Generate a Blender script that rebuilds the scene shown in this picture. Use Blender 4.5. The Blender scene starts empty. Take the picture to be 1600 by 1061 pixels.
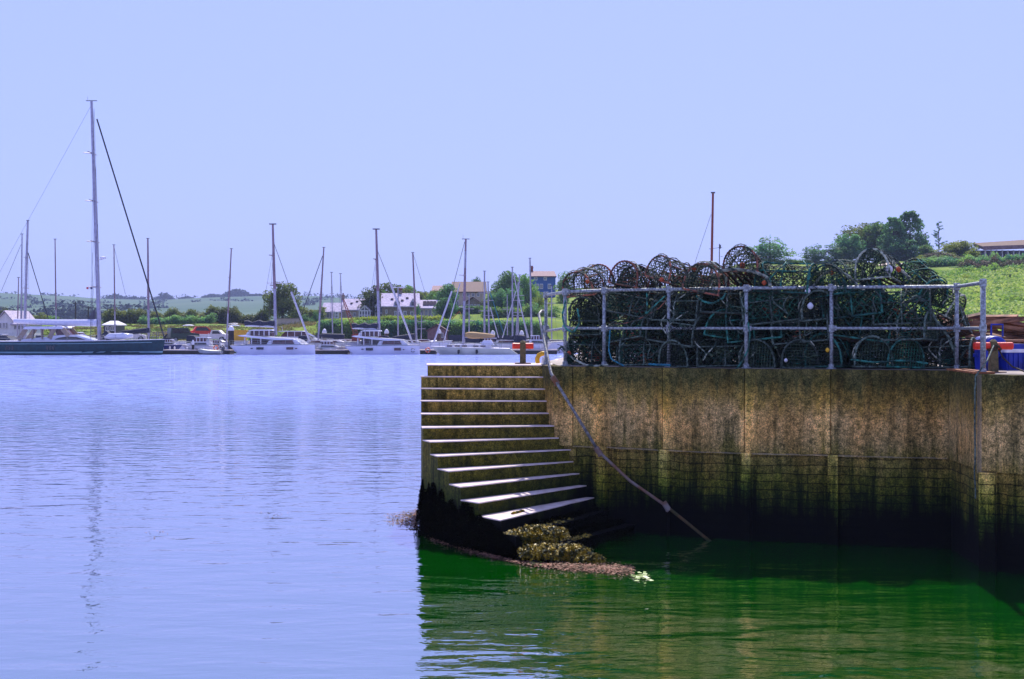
import bpy, math, random
from mathutils import Vector, Matrix, noise as mn
R = random.Random(7)
PI = math.pi
CAMZ, F, YH, CX = 2.88, 2222.0, 513.0, 800.0
DECK = 2.33
scene = bpy.context.scene
COL = scene.collection

def P(x, y, D):
    return Vector(((x-CX)/F*D, D, CAMZ+(YH-y)/F*D))
def X_(x, D): return (x-CX)/F*D
def Z_(y, D): return CAMZ+(YH-y)/F*D

# ------------------------------------------------------------------ materials
MATS = {}
def nodes_of(m):
    m.use_nodes = True
    nt = m.node_tree; nt.nodes.clear()
    return nt, nt.nodes, nt.links
def mat(name, c1, c2=None, rough=.75, scale=3.0, metal=0.0, bump=0.0, bscale=None, spec=.4, stretch=(1,1,1), rnd=0.0, detail=5, coat=0.0, trans=0.0, lo=.35, hi=.65):
    if name in MATS: return MATS[name]
    m = bpy.data.materials.new(name); MATS[name] = m
    nt, N, L = nodes_of(m)
    out = N.new('ShaderNodeOutputMaterial'); b = N.new('ShaderNodeBsdfPrincipled')
    b.inputs['Roughness'].default_value = rough; b.inputs['Metallic'].default_value = metal
    b.inputs['Specular IOR Level'].default_value = spec
    b.inputs['Coat Weight'].default_value = coat
    tc = N.new('ShaderNodeTexCoord'); mp = N.new('ShaderNodeMapping'); mp.inputs['Scale'].default_value = stretch
    L.new(tc.outputs['Object'], mp.inputs['Vector'])
    if c2 is None: c2 = tuple(v*.78 for v in c1)
    n = N.new('ShaderNodeTexNoise'); n.inputs['Scale'].default_value = scale; n.inputs['Detail'].default_value = detail
    L.new(mp.outputs[0], n.inputs['Vector'])
    r = N.new('ShaderNodeValToRGB'); r.color_ramp.elements[0].position = lo; r.color_ramp.elements[1].position = hi
    r.color_ramp.elements[0].color = (*c1, 1); r.color_ramp.elements[1].color = (*c2, 1)
    L.new(n.outputs['Fac'], r.inputs['Fac'])
    colout = r.outputs['Color']
    if rnd > 0:
        oi = N.new('ShaderNodeObjectInfo'); hs = N.new('ShaderNodeHueSaturation')
        mr = N.new('ShaderNodeMapRange'); mr.inputs[3].default_value = 1-rnd; mr.inputs[4].default_value = 1+rnd
        L.new(oi.outputs['Random'], mr.inputs[0]); L.new(mr.outputs[0], hs.inputs['Value'])
        L.new(colout, hs.inputs['Color']); colout = hs.outputs['Color']
    L.new(colout, b.inputs['Base Color'])
    if bump > 0:
        n2 = N.new('ShaderNodeTexNoise'); n2.inputs['Scale'].default_value = bscale or scale*4; n2.inputs['Detail'].default_value = 4
        L.new(mp.outputs[0], n2.inputs['Vector'])
        bp = N.new('ShaderNodeBump'); bp.inputs['Strength'].default_value = bump; bp.inputs['Distance'].default_value = .03
        L.new(n2.outputs['Fac'], bp.inputs['Height']); L.new(bp.outputs[0], b.inputs['Normal'])
    if trans > 0:
        t = N.new('ShaderNodeBsdfTranslucent'); L.new(colout, t.inputs['Color'])
        mx = N.new('ShaderNodeMixShader'); mx.inputs[0].default_value = trans
        L.new(b.outputs[0], mx.inputs[1]); L.new(t.outputs[0], mx.inputs[2]); L.new(mx.outputs[0], out.inputs[0])
    else:
        L.new(b.outputs[0], out.inputs[0])
    return m

SEAMS = [X_(930,20.3)-20.3, X_(1040,19.75)-19.75, X_(1170,19.25)-19.25, X_(1288,18.98)-18.98, X_(905,20.4)-20.4]
def quay_mat(name, zoff=0.0, gain=1.0, pale=0.0, steps=False):
    """weathered tidal concrete: streaks, lichen and algae zones by height above the water"""
    m = bpy.data.materials.new(name); MATS[name] = m
    nt, N, L = nodes_of(m)
    out = N.new('ShaderNodeOutputMaterial'); b = N.new('ShaderNodeBsdfPrincipled')
    b.inputs['Roughness'].default_value = .9; b.inputs['Specular IOR Level'].default_value = .15
    g = N.new('ShaderNodeNewGeometry'); sp = N.new('ShaderNodeSeparateXYZ'); L.new(g.outputs['Position'], sp.inputs[0])
    def math_(op, a, bb):
        q = N.new('ShaderNodeMath'); q.operation = op
        for i, v in enumerate((a, bb)):
            if isinstance(v, (int, float)): q.inputs[i].default_value = v
            else: L.new(v, q.inputs[i])
        return q.outputs[0]
    u = math_('SUBTRACT', sp.outputs[0], sp.outputs[1])
    def comb(a, bb, c):
        q = N.new('ShaderNodeCombineXYZ')
        for i, v in enumerate((a, bb, c)):
            if isinstance(v, (int, float)): q.inputs[i].default_value = v
            else: L.new(v, q.inputs[i])
        return q.outputs[0]
    def noi(vec, sc, det=6, rough=.6):
        q = N.new('ShaderNodeTexNoise'); q.inputs['Scale'].default_value = sc; q.inputs['Detail'].default_value = det; q.inputs['Roughness'].default_value = rough
        L.new(vec, q.inputs['Vector']); return q.outputs['Fac']
    def ramp(f, els):
        q = N.new('ShaderNodeValToRGB'); cr = q.color_ramp
        while len(cr.elements) < len(els): cr.elements.new(.5)
        for e, (p, c) in zip(cr.elements, els): e.position = p; e.color = (*c, 1)
        L.new(f, q.inputs[0]); return q.outputs[0]
    def mix(f, a, bb, mode='MIX'):
        q = N.new('ShaderNodeMix'); q.data_type = 'RGBA'; q.blend_type = mode
        if isinstance(f, (int, float)): q.inputs[0].default_value = f
        else: L.new(f, q.inputs[0])
        for i, v in ((6, a), (7, bb)):
            if isinstance(v, tuple): q.inputs[i].default_value = (*v, 1)
            else: L.new(v, q.inputs[i])
        return q.outputs[2]
    pos = g.outputs['Position']
    streak = noi(comb(math_('MULTIPLY', u, 7.0), sp.outputs[1], math_('MULTIPLY', sp.outputs[2], .7)), 1.0, 7, .65)
    broad = noi(comb(math_('MULTIPLY', u, 1.2), 0.0, math_('MULTIPLY', sp.outputs[2], .8)), 1.0, 4, .6)
    speck = noi(pos, 55.0, 6, .8)
    speck2 = noi(pos, 14.0, 8, .75)
    # height with wavy borders
    zz = math_('ADD', sp.outputs[2], math_('MULTIPLY', math_('SUBTRACT', streak, .5), .9))
    zz = math_('ADD', zz, math_('MULTIPLY', math_('SUBTRACT', broad, .5), .5))
    zn = math_('MULTIPLY', math_('ADD', zz, zoff), 1/2.6)
    if steps:
        base = ramp(zn, [(.0, (.0004, .0004, .0002)), (.17, (.0012, .0012, .0005)), (.23, (.016, .030, .003)), (.40, (.075, .078, .014)), (.62, (.085, .075, .018)), (.84, (.25, .20, .075)), (1, (.24, .19, .10))])
    else:
        base = ramp(zn, [(.0, (.0003, .0003, .0002)), (.15, (.0010, .0012, .0005)), (.23, (.014, .028, .004)), (.32, (.085, .10, .018)), (.455, (.20, .17, .07)), (.50, (.24, .19, .11)), (.64, (.44, .31, .19)), (.74, (.24, .18, .07)), (.84, (.060, .063, .028)), (1, (.10, .095, .055))])
    ochre = mix(math_('MULTIPLY', ramp(broad, [(.42, (0, 0, 0)), (.62, (1, 1, 1))]), .38), base, mix(1.0, base, (1.0, .68, .22), 'MULTIPLY'))
    # pale runs of lime and dark runs of weed
    lime = math_('MULTIPLY', ramp(noi(comb(math_('MULTIPLY', u, 11.0), 3.0, math_('MULTIPLY', sp.outputs[2], .35)), 1.0, 5, .6), [(.56, (0, 0, 0)), (.72, (1, 1, 1))]), .55)
    limed = mix(lime, ochre, mix(1.0, ochre, (1.9, 1.7, 1.6), 'MULTIPLY'))
    dk = math_('MULTIPLY', ramp(streak, [(.36, (1, 1, 1)), (.52, (0, 0, 0))]), .85)
    c = mix(dk, limed, mix(1.0, limed, (.30, .33, .28), 'MULTIPLY'))
    c = mix(1.0, c, (1.02, .97, .60), 'MULTIPLY')
    c = mix(1.0, c, ramp(speck, [(.36, (.22, .23, .24)), (.5, (1, 1, 1)), (.64, (2.4, 2.2, 2.2))]), 'MULTIPLY')
    c = mix(.85, c, ramp(speck2, [(.38, (.30, .34, .24)), (.5, (1, 1, 1)), (.64, (1.7, 1.55, 1.5))]), 'MULTIPLY')
    if not steps:
        mask = None
        for su in SEAMS:
            dd = math_('ABSOLUTE', math_('SUBTRACT', u, su), 0.0)
            q = N.new('ShaderNodeMapRange'); q.inputs[1].default_value = .02; q.inputs[2].default_value = .22; q.inputs[3].default_value = .9; q.inputs[4].default_value = 0
            L.new(dd, q.inputs[0]); mask = q.outputs[0] if mask is None else math_('MAXIMUM', mask, q.outputs[0])
        up = N.new('ShaderNodeMapRange'); up.inputs[1].default_value = 1.1; up.inputs[2].default_value = 1.3; L.new(sp.outputs[2], up.inputs[0])
        mask = math_('MULTIPLY', math_('MULTIPLY', mask, up.outputs[0]), math_('MULTIPLY', streak, 1.3))
        c = mix(mask, c, mix(1.0, c, (2.1, 1.9, 1.5), 'MULTIPLY'))
    if gain != 1: c = mix(1.0, c, (gain, gain, gain), 'MULTIPLY')
    if pale: c = mix(pale, c, (.5, .42, .33))
    hgt = math_('ADD', math_('MULTIPLY', speck, .5), speck2)
    if not steps:
        br = N.new('ShaderNodeTexBrick'); br.inputs['Scale'].default_value = 1.0
        br.inputs['Brick Width'].default_value = .42; br.inputs['Row Height'].default_value = .115; br.inputs['Mortar Size'].default_value = .007
        br.inputs['Mortar Smooth'].default_value = .3; br.offset = .37; br.squash = 1.6; br.squash_frequency = 3
        wob = math_('ADD', sp.outputs[2], math_('MULTIPLY', math_('SUBTRACT', noi(pos, 2.2, 3, .5), .5), .10))
        L.new(comb(u, wob, 0.0), br.inputs['Vector'])
        br.inputs['Color1'].default_value = (1, 1, 1, 1); br.inputs['Color2'].default_value = (.62, .62, .62, 1); br.inputs['Mortar'].default_value = (.22, .22, .22, 1)
        low = N.new('ShaderNodeMapRange'); low.inputs[1].default_value = 1.20; low.inputs[2].default_value = 1.10; low.inputs[3].default_value = 0; low.inputs[4].default_value = 1
        L.new(sp.outputs[2], low.inputs[0])
        c = mix(low.outputs[0], c, mix(1.0, c, br.outputs['Color'], 'MULTIPLY'))
        hgt = math_('ADD', hgt, math_('MULTIPLY', math_('MULTIPLY', br.outputs['Fac'], low.outputs[0]), -2.0))
    L.new(c, b.inputs['Base Color'])
    bp = N.new('ShaderNodeBump'); bp.inputs['Strength'].default_value = .7; bp.inputs['Distance'].default_value = .02
    L.new(hgt, bp.inputs['Height']); L.new(bp.outputs[0], b.inputs['Normal'])
    L.new(b.outputs[0], out.inputs[0])
    return m

def water_mat():
    m = bpy.data.materials.new('harbour_water'); nt, N, L = nodes_of(m)
    out = N.new('ShaderNodeOutputMaterial')
    g = N.new('ShaderNodeNewGeometry')
    def bumpchain(prev, sx, sy, sc, dist, det=3, rot=0.0, dis=0.0):
        mp = N.new('ShaderNodeMapping'); mp.inputs['Scale'].default_value = (sx, sy, 1); mp.inputs['Rotation'].default_value = (0, 0, rot)
        L.new(g.outputs['Position'], mp.inputs[0])
        n = N.new('ShaderNodeTexNoise'); n.inputs['Scale'].default_value = sc; n.inputs['Detail'].default_value = det; n.inputs['Distortion'].default_value = dis
        L.new(mp.outputs[0], n.inputs['Vector'])
        b = N.new('ShaderNodeBump'); b.inputs['Strength'].default_value = 1.0; b.inputs['Distance'].default_value = dist
        L.new(n.outputs['Fac'], b.inputs['Height'])
        if prev: L.new(prev, b.inputs['Normal'])
        return b.outputs[0]
    nrm = bumpchain(None, .45, 1.0, 1.5, .032, 2, .16, .3)
    nrm = bumpchain(nrm, .5, 1.0, 5.0, .008, 3, -.12, .4)
    # wind ripples get stronger away from the sheltered quay
    sp = N.new('ShaderNodeSeparateXYZ'); L.new(g.outputs['Position'], sp.inputs[0])
    mr = N.new('ShaderNodeMapRange'); mr.inputs[1].default_value = 19; mr.inputs[2].default_value = 110; mr.inputs[3].default_value = .06; mr.inputs[4].default_value = 1.7
    L.new(sp.outputs[1], mr.inputs[0])
    mp = N.new('ShaderNodeMapping'); mp.inputs['Scale'].default_value = (.7, 1.0, 1)
    L.new(g.outputs['Position'], mp.inputs[0])
    n = N.new('ShaderNodeTexNoise'); n.inputs['Scale'].default_value = 3.2; n.inputs['Detail'].default_value = 2; n.inputs['Roughness'].default_value = .5
    L.new(mp.outputs[0], n.inputs['Vector'])
    mu = N.new('ShaderNodeMath'); mu.operation = 'MULTIPLY'; L.new(n.outputs['Fac'], mu.inputs[0]); L.new(mr.outputs[0], mu.inputs[1])
    b = N.new('ShaderNodeBump'); b.inputs['Strength'].default_value = 1.0; b.inputs['Distance'].default_value = .09
    L.new(mu.outputs[0], b.inputs['Height']); L.new(nrm, b.inputs['Normal']); nrm = b.outputs[0]
    gl = N.new('ShaderNodeBsdfGlossy'); gl.inputs['Roughness'].default_value = .03; gl.inputs['Color'].default_value = (.93, .85, 1.0, 1)
    df = N.new('ShaderNodeBsdfDiffuse'); df.inputs['Color'].default_value = (.001, .15, .002, 1)
    fr = N.new('ShaderNodeFresnel'); fr.inputs['IOR'].default_value = 2.2
    ro = N.new('ShaderNodeMapRange'); ro.inputs[1].default_value = 20; ro.inputs[2].default_value = 75; ro.inputs[3].default_value = .02; ro.inputs[4].default_value = .035
    L.new(sp.outputs[1], ro.inputs[0]); L.new(ro.outputs[0], gl.inputs['Roughness'])
    L.new(nrm, gl.inputs['Normal']); L.new(nrm, fr.inputs['Normal'])
    rm = N.new('ShaderNodeMapRange'); rm.inputs[1].default_value = .15; rm.inputs[2].default_value = .8; rm.inputs[3].default_value = .55; rm.inputs[4].default_value = 1.0
    L.new(fr.outputs[0], rm.inputs[0])
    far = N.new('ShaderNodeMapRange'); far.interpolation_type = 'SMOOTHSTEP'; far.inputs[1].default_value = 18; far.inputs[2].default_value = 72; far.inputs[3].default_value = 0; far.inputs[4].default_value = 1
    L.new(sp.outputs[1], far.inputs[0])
    cm = N.new('ShaderNodeMix'); cm.data_type = 'RGBA'; cm.inputs[6].default_value = (.0003, .085, .001, 1); cm.inputs[7].default_value = (.25, .33, .68, 1)  # far blue is painted in for the brightness of sky reflected by open water
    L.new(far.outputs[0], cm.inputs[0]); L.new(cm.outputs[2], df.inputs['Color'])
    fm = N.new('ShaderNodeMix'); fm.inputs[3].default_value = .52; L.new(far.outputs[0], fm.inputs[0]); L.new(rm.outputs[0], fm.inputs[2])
    fmp = N.new('ShaderNodeMapping'); fmp.inputs['Scale'].default_value = (.55, 1.5, 1); L.new(g.outputs['Position'], fmp.inputs[0])
    fn = N.new('ShaderNodeTexNoise'); fn.inputs['Scale'].default_value = 1.3; fn.inputs['Detail'].default_value = 5; fn.inputs['Roughness'].default_value = .75; L.new(fmp.outputs[0], fn.inputs['Vector'])
    fr2 = N.new('ShaderNodeMapRange'); fr2.inputs[1].default_value = .36; fr2.inputs[2].default_value = .62; fr2.inputs[3].default_value = .05; fr2.inputs[4].default_value = 1.0; L.new(fn.outputs['Fac'], fr2.inputs[0])  # noisy mix paints ripple flecks into that far reflection
    L.new(fr2.outputs[0], fm.inputs[3])
    mx = N.new('ShaderNodeMixShader'); L.new(fm.outputs[0], mx.inputs[0]); L.new(df.outputs[0], mx.inputs[1]); L.new(gl.outputs[0], mx.inputs[2])
    L.new(mx.outputs[0], out.inputs[0])
    return m

# ------------------------------------------------------------------ mesh builder
class MB:
    def __init__(s): s.v = []; s.f = []
    def add(s, vs, fs):
        o = len(s.v); s.v.extend([tuple(v) for v in vs]); s.f.extend([tuple(i+o for i in f) for f in fs]); return s
    def box(s, c, d, rz=0, rx=0, ry=0, taper=1.0):
        x, y, z = d[0]/2, d[1]/2, d[2]/2
        M = Matrix.Translation(c) @ Matrix.Rotation(rz, 4, 'Z') @ Matrix.Rotation(ry, 4, 'Y') @ Matrix.Rotation(rx, 4, 'X')
        t = taper
        vs = [(-x,-y,-z),(x,-y,-z),(x,y,-z),(-x,y,-z),(-x*t,-y*t,z),(x*t,-y*t,z),(x*t,y*t,z),(-x*t,y*t,z)]
        return s.add([M @ Vector(v) for v in vs], [(3,2,1,0),(4,5,6,7),(0,1,5,4),(1,2,6,5),(2,3,7,6),(3,0,4,7)])
    def bar(s, a, b, w, h):
        a, b = Vector(a), Vector(b); d = (b-a).normalized()
        up = Vector((0,0,1)) if abs(d.z) < .95 else Vector((0,1,0))
        sd = d.cross(up).normalized(); u = sd.cross(d)
        vs = []
        for p in (a, b):
            for i, j in ((-1,-1),(1,-1),(1,1),(-1,1)): vs.append(p+sd*w/2*i+u*h/2*j)
        return s.add(vs, [(0,1,2,3),(7,6,5,4),(0,4,5,1),(1,5,6,2),(2,6,7,3),(3,7,4,0)])
    def tube(s, pts, r, n=6, closed=False, cap=True):
        pts = [Vector(p) for p in pts]; m = len(pts)
        if not isinstance(r, (list, tuple)): r = [r]*m
        vs = []; ref = None
        for i, p in enumerate(pts):
            if closed: d = pts[(i+1) % m]-pts[i-1]
            else: d = pts[min(i+1, m-1)]-pts[max(i-1, 0)]
            if d.length < 1e-9: d = Vector((0,0,1))
            d.normalize()
            if ref is None: ref = Vector((0,0,1)) if abs(d.z) < .9 else Vector((1,0,0))
            sd = d.cross(ref)
            if sd.length < 1e-4: sd = d.orthogonal()
            sd.normalize(); u = sd.cross(d); ref = u
            for k in range(n):
                a = 2*PI*k/n; vs.append(p+(sd*math.cos(a)+u*math.sin(a))*r[i])
        fs = []
        for i in range(m if closed else m-1):
            j = (i+1) % m
            for k in range(n):
                l = (k+1) % n; fs.append((i*n+k, i*n+l, j*n+l, j*n+k))
        if cap and not closed: fs += [tuple(range(n))[::-1], tuple((m-1)*n+k for k in range(n))]
        return s.add(vs, fs)
    def prism(s, poly, z0, z1):
        n = len(poly)
        vs = [(p[0], p[1], z0) for p in poly]+[(p[0], p[1], z1) for p in poly]
        return s.add(vs, [tuple(range(n))[::-1], tuple(range(n, 2*n))]+[(i, (i+1) % n, n+(i+1) % n, n+i) for i in range(n)])
    def prismy(s, poly, y0, y1):   # polygon in x,z extruded along y
        n = len(poly)
        vs = [(p[0], y0, p[1]) for p in poly]+[(p[0], y1, p[1]) for p in poly]
        return s.add(vs, [tuple(range(n)), tuple(range(n, 2*n))[::-1]]+[(i, n+i, n+(i+1) % n, (i+1) % n) for i in range(n)])
    def prismx(s, poly, x0, x1):
        n = len(poly)
        vs = [(x0, p[0], p[1]) for p in poly]+[(x1, p[0], p[1]) for p in poly]
        return s.add(vs, [tuple(range(n))[::-1], tuple(range(n, 2*n))]+[(i, (i+1) % n, n+(i+1) % n, n+i) for i in range(n)])
    def lathe(s, c, prof, n=12):
        vs = []; 
        for r, z in prof:
            for k in range(n):
                a = 2*PI*k/n; vs.append((c[0]+r*math.cos(a), c[1]+r*math.sin(a), c[2]+z))
        fs = [(i*n+k, i*n+(k+1) % n, (i+1)*n+(k+1) % n, (i+1)*n+k) for i in range(len(prof)-1) for k in range(n)]
        fs += [tuple(range(n))[::-1], tuple((len(prof)-1)*n+k for k in range(n))]
        return s.add(vs, fs)
    def leaf(s, c, sz, rr=None, flat=0.0):
        rr = rr or R
        a = rr.uniform(0, 2*PI); b = rr.uniform(-1, 1)*(1-flat); 
        d1 = Vector((math.cos(a), math.sin(a), b)).normalized()
        d2 = Vector((-math.sin(a)*rr.uniform(.3, 1), math.cos(a)*rr.uniform(.3, 1), rr.uniform(-1, 1)*(1-flat))).normalized()
        c = Vector(c); w = sz*rr.uniform(.5, .8)
        return s.add([c-d1*sz, c-d2*w, c+d1*sz, c+d2*w], [(0,1,2,3)])
    def build(s, name, m, parent=None, world=False, smooth=False, rot=0.0, label=None):
        vs = s.v
        if rot:
            ca, sa = math.cos(rot), math.sin(rot); vs = [(x*ca-y*sa, x*sa+y*ca, z) for x, y, z in vs]
        if world and parent is not None:
            r = parent
            while r.parent: r = r.parent
            l = r.location; vs = [(x-l[0], y-l[1], z-l[2]) for x, y, z in vs]
        me = bpy.data.meshes.new(name); me.from_pydata(vs, [], s.f); me.update()
        if isinstance(m, str): m = MATS[m]
        me.materials.append(m)
        if smooth: me.polygons.foreach_set('use_smooth', [True]*len(me.polygons))
        o = bpy.data.objects.new(name, me); COL.objects.link(o)
        if parent is not None: o.parent = parent
        if label: o['label'] = label
        return o
def tag(o, label=None, cat=None, group=None, kind=None):
    if label: o['label'] = label
    if cat: o['category'] = cat
    if group: o['group'] = group
    if kind: o['kind'] = kind
    return o
def thing(name, label, cat, loc=(0,0,0), rz=0, group=None):
    o = bpy.data.objects.new(name, None); COL.objects.link(o); o.location = loc; o.rotation_euler = (0,0,rz)
    o.empty_display_size = .2
    return tag(o, label, cat, group)
def copy_tree(o, parent=None):
    c = o.copy(); COL.objects.link(c)
    if parent is not None: c.parent = parent
    for ch in [q for q in KIDS.get(o.name, [])]: copy_tree(ch, c)
    return c
KIDS = {}
def note_kids(o):
    KIDS[o.name] = list(o.children)
    for c in o.children: note_kids(c)

# ------------------------------------------------------------------ material set
quay = quay_mat('quay_concrete'); quay_pale = quay_mat('corner_concrete', pale=.22); quay_rib = quay_mat('rib_concrete', gain=2.1)
stepm = quay_mat('stair_concrete', steps=True)
mat('tread_concrete', (.66,.55,.54), (.50,.40,.36), rough=.8, scale=8, bump=.4, bscale=60)
mat('deck_concrete', (.34,.29,.26), (.22,.19,.16), rough=.9, scale=1.5, bump=.3, bscale=30)
mat('galvanised', (.38,.42,.44), (.17,.18,.19), rough=.5, scale=34, lo=.36, hi=.6, metal=.3, bump=.3, bscale=80)
mat('pipe_grey', (.27,.28,.29), (.12,.12,.12), rough=.55, scale=26, metal=.3, lo=.36, hi=.6)
mat('galvanised_rust', (.20,.17,.15), (.16,.06,.02), rough=.7, scale=6, metal=.2, bump=.3, bscale=60)
mat('weedy_pipe', (.03,.035,.008), (.08,.04,.01), rough=.8, scale=10)
mat('red_paint', (.75,.035,.012), (.55,.03,.012), rough=.45, scale=14, bump=.1)
mat('yellow_paint', (.75,.42,.01), (.5,.26,.01), rough=.5, scale=12)
mat('post_stone', (.17,.13,.06), (.08,.07,.03), rough=.9, scale=20, bump=.4)
mat('rope_teal', (.022,.15,.115), (.006,.028,.021), rough=.8, scale=11, rnd=.6, lo=.4, hi=.6)
mat('rope_black', (.012,.024,.018), (.10,.14,.11), rough=.8, scale=22, rnd=.4)
mat('rope_rust', (.30,.10,.06), (.03,.035,.025), rough=.85, scale=9, rnd=.4, lo=.42, hi=.58)
mat('rope_pale', (.34,.36,.28), (.02,.04,.03), rough=.85, scale=12, rnd=.5, lo=.42, hi=.58)
mat('rope_blue', (.02,.20,.28), (.01,.09,.13), rough=.7, scale=20)
mat('net_dark', (.008,.024,.015), (.045,.070,.038), rough=.85, scale=14, rnd=.6, lo=.45, hi=.62)
mat('net_green', (.01,.075,.045), (.012,.026,.012), rough=.85, scale=12, rnd=.6, lo=.42, hi=.6)
mat('pot_slat', (.05,.03,.012), (.02,.014,.008), rough=.8, scale=9)
mat('orange_plastic', (.60,.11,.02), (.25,.035,.01), rough=.6, scale=16, bump=.4)
mat('white_plastic', (.75,.74,.78), (.55,.54,.6), rough=.4, scale=9)
mat('blue_plastic', (.008,.03,.38), (.004,.014,.16), rough=.45, scale=7)
mat('yellow_plastic', (.75,.45,.02), (.6,.32,.02), rough=.5, scale=7)
mat('timber', (.28,.13,.07), (.07,.03,.018), rough=.85, scale=5, stretch=(1,1,6), rnd=.55)
mat('pavilion_roof', (.15,.085,.055), (.09,.055,.04), rough=.9, scale=2)
mat('rust_plate', (.34,.12,.04), (.16,.06,.025), rough=.8, scale=9)
mat('gelcoat', (.62,.62,.72), (.56,.56,.66), rough=.25, scale=1.2, coat=.3)
mat('cream_gelcoat', (.50,.50,.42), (.42,.43,.36), rough=.3, scale=1.2)
mat('white_deck', (.70,.66,.70), (.58,.55,.58), rough=.5, scale=3)
mat('teal_hull', (.002,.040,.055), (.001,.022,.03), rough=.45, scale=3.0, spec=.25)
mat('navy_hull', (.01,.015,.14), (.008,.012,.1), rough=.25, scale=1)
mat('hull_stripe', (.20,.36,.40), (.16,.3,.34), rough=.4, scale=2)
mat('black_antifoul', (.004,.004,.006), (.008,.008,.012), rough=.6, scale=2)
mat('dark_glass', (.006,.006,.010), (.012,.010,.014), rough=.1, scale=2, spec=.6)
mat('red_glass', (.10,.025,.028), (.03,.010,.014), rough=.12, scale=2, spec=.6)
mat('mast_alu', (.36,.34,.42), (.26,.24,.32), rough=.4, scale=4, metal=.3)
mat('mast_dull', (.26,.17,.21), (.19,.12,.16), rough=.5, scale=4, metal=.2)
mat('rigging', (.05,.05,.07), (.08,.07,.09), rough=.5, scale=4)
mat('stay_black', (.006,.006,.01), (.01,.01,.014), rough=.6, scale=4)
mat('furled_sail', (.55,.53,.58), (.42,.4,.46), rough=.8, scale=6)
mat('sail_cover_dark', (.008,.01,.03), (.014,.016,.04), rough=.8, scale=4, bump=.3)
mat('sail_cover_white', (.60,.60,.72), (.5,.5,.62), rough=.7, scale=4, bump=.3)
mat('sail_cover_tan', (.42,.26,.10), (.32,.2,.08), rough=.8, scale=4, bump=.3)
mat('canvas_tan', (.32,.24,.18), (.24,.18,.14), rough=.8, scale=4)
mat('teak', (.30,.16,.09), (.2,.1,.06), rough=.8, scale=6)
mat('pile_black', (.03,.02,.018), (.012,.01,.01), rough=.8, scale=4)
mat('pile_brown', (.10,.06,.04), (.05,.03,.02), rough=.8, scale=4)
mat('pontoon_side', (.012,.010,.010), (.03,.025,.02), rough=.8, scale=4)
mat('pontoon_top', (.50,.42,.40), (.36,.3,.28), rough=.8, scale=2)
mat('white_paint', (.72,.70,.74), (.6,.58,.62), rough=.6, scale=3)
mat('cream_render', (.50,.40,.32), (.42,.33,.26), rough=.9, scale=2)
mat('grey_stone', (.26,.20,.16), (.15,.12,.09), rough=.9, scale=3.5, bump=.4)
mat('slate_pale', (.52,.46,.58), (.30,.27,.34), spec=.1, rough=.9, scale=3, stretch=(1,1,3))
mat('slate_dark', (.035,.03,.045), (.05,.045,.06), rough=.4, scale=3)
mat('solar', (.03,.025,.035), (.05,.04,.055), rough=.95, scale=3, spec=.03)
mat('tile_brown', (.12,.055,.05), (.08,.04,.035), rough=.8, scale=4)
mat('tile_pink', (.24,.14,.15), (.15,.08,.09), rough=.8, scale=4)
mat('blue_render', (.035,.11,.33), (.03,.09,.27), rough=.8, scale=2)
mat('brick_red', (.28,.05,.03), (.18,.04,.03), rough=.9, scale=10)
mat('door_glass', (.03,.035,.05), (.07,.06,.08), rough=.15, scale=1, spec=.6)
mat('green_paint', (.02,.05,.035), (.015,.04,.03), rough=.35, scale=2)
mat('tyre', (.012,.012,.013), (.02,.02,.02), rough=.9, scale=8)
mat('bark', (.06,.04,.03), (.03,.022,.016), rough=.95, scale=8, bump=.4)
mat('grass', (.19,.25,.03), (.07,.13,.015), rough=.95, scale=.22, detail=9, bump=.5, bscale=4, spec=.1)
mat('far_grass', (.10,.15,.10), (.06,.11,.07), rough=1, scale=.006, detail=6, spec=.05)
mat('shore', (.24,.17,.11), (.13,.10,.06), rough=.95, scale=.5, detail=8)
mat('leaf_green', (.06,.19,.05), (.28,.43,.05), rough=.6, scale=.45, trans=.45, rnd=.3, spec=.25)
mat('leaf_teal', (.03,.15,.085), (.20,.34,.06), rough=.6, scale=.45, trans=.58, rnd=.3, spec=.25)
mat('leaf_yellow', (.16,.25,.02), (.36,.40,.03), rough=.6, scale=.45, trans=.5, rnd=.3, spec=.25)
mat('leaf_olive', (.055,.10,.02), (.18,.20,.03), rough=.6, scale=.45, trans=.45, rnd=.3, spec=.25)
mat('leaf_brown', (.13,.08,.05), (.09,.11,.04), rough=.7, scale=.9, trans=.2, rnd=.3, spec=.25)
mat('leaf_rough', (.20,.15,.05), (.09,.14,.02), rough=.8, scale=.12, trans=.3, spec=.1, lo=.42, hi=.58)
mat('scrub_leaf', (.14,.30,.04), (.48,.56,.14), rough=.7, scale=.35, trans=.35, spec=.2)
mat('far_wood', (.03,.055,.05), (.03,.06,.05), rough=.9, scale=.05, spec=.1)
mat('weed_black', (.0015,.0015,.0007), (.004,.0035,.001), rough=.9, scale=5, spec=.0)
mat('weed_ochre', (.42,.29,.02), (.035,.04,.004), rough=.5, scale=14, spec=.5, lo=.42, hi=.58)
mat('weed_float', (.30,.15,.10), (.05,.025,.012), rough=.7, scale=14, spec=.12, lo=.42, hi=.58)
mat('weed_lime', (.16,.26,.03), (.08,.16,.015), rough=.5, scale=9)
mat('orange_ring', (.8,.14,.03), (.65,.1,.03), rough=.5, scale=9)
mat('flag_red', (.5,.02,.02)); mat('flag_white', (.75,.74,.75)); mat('flag_navy', (.02,.03,.10))

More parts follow.
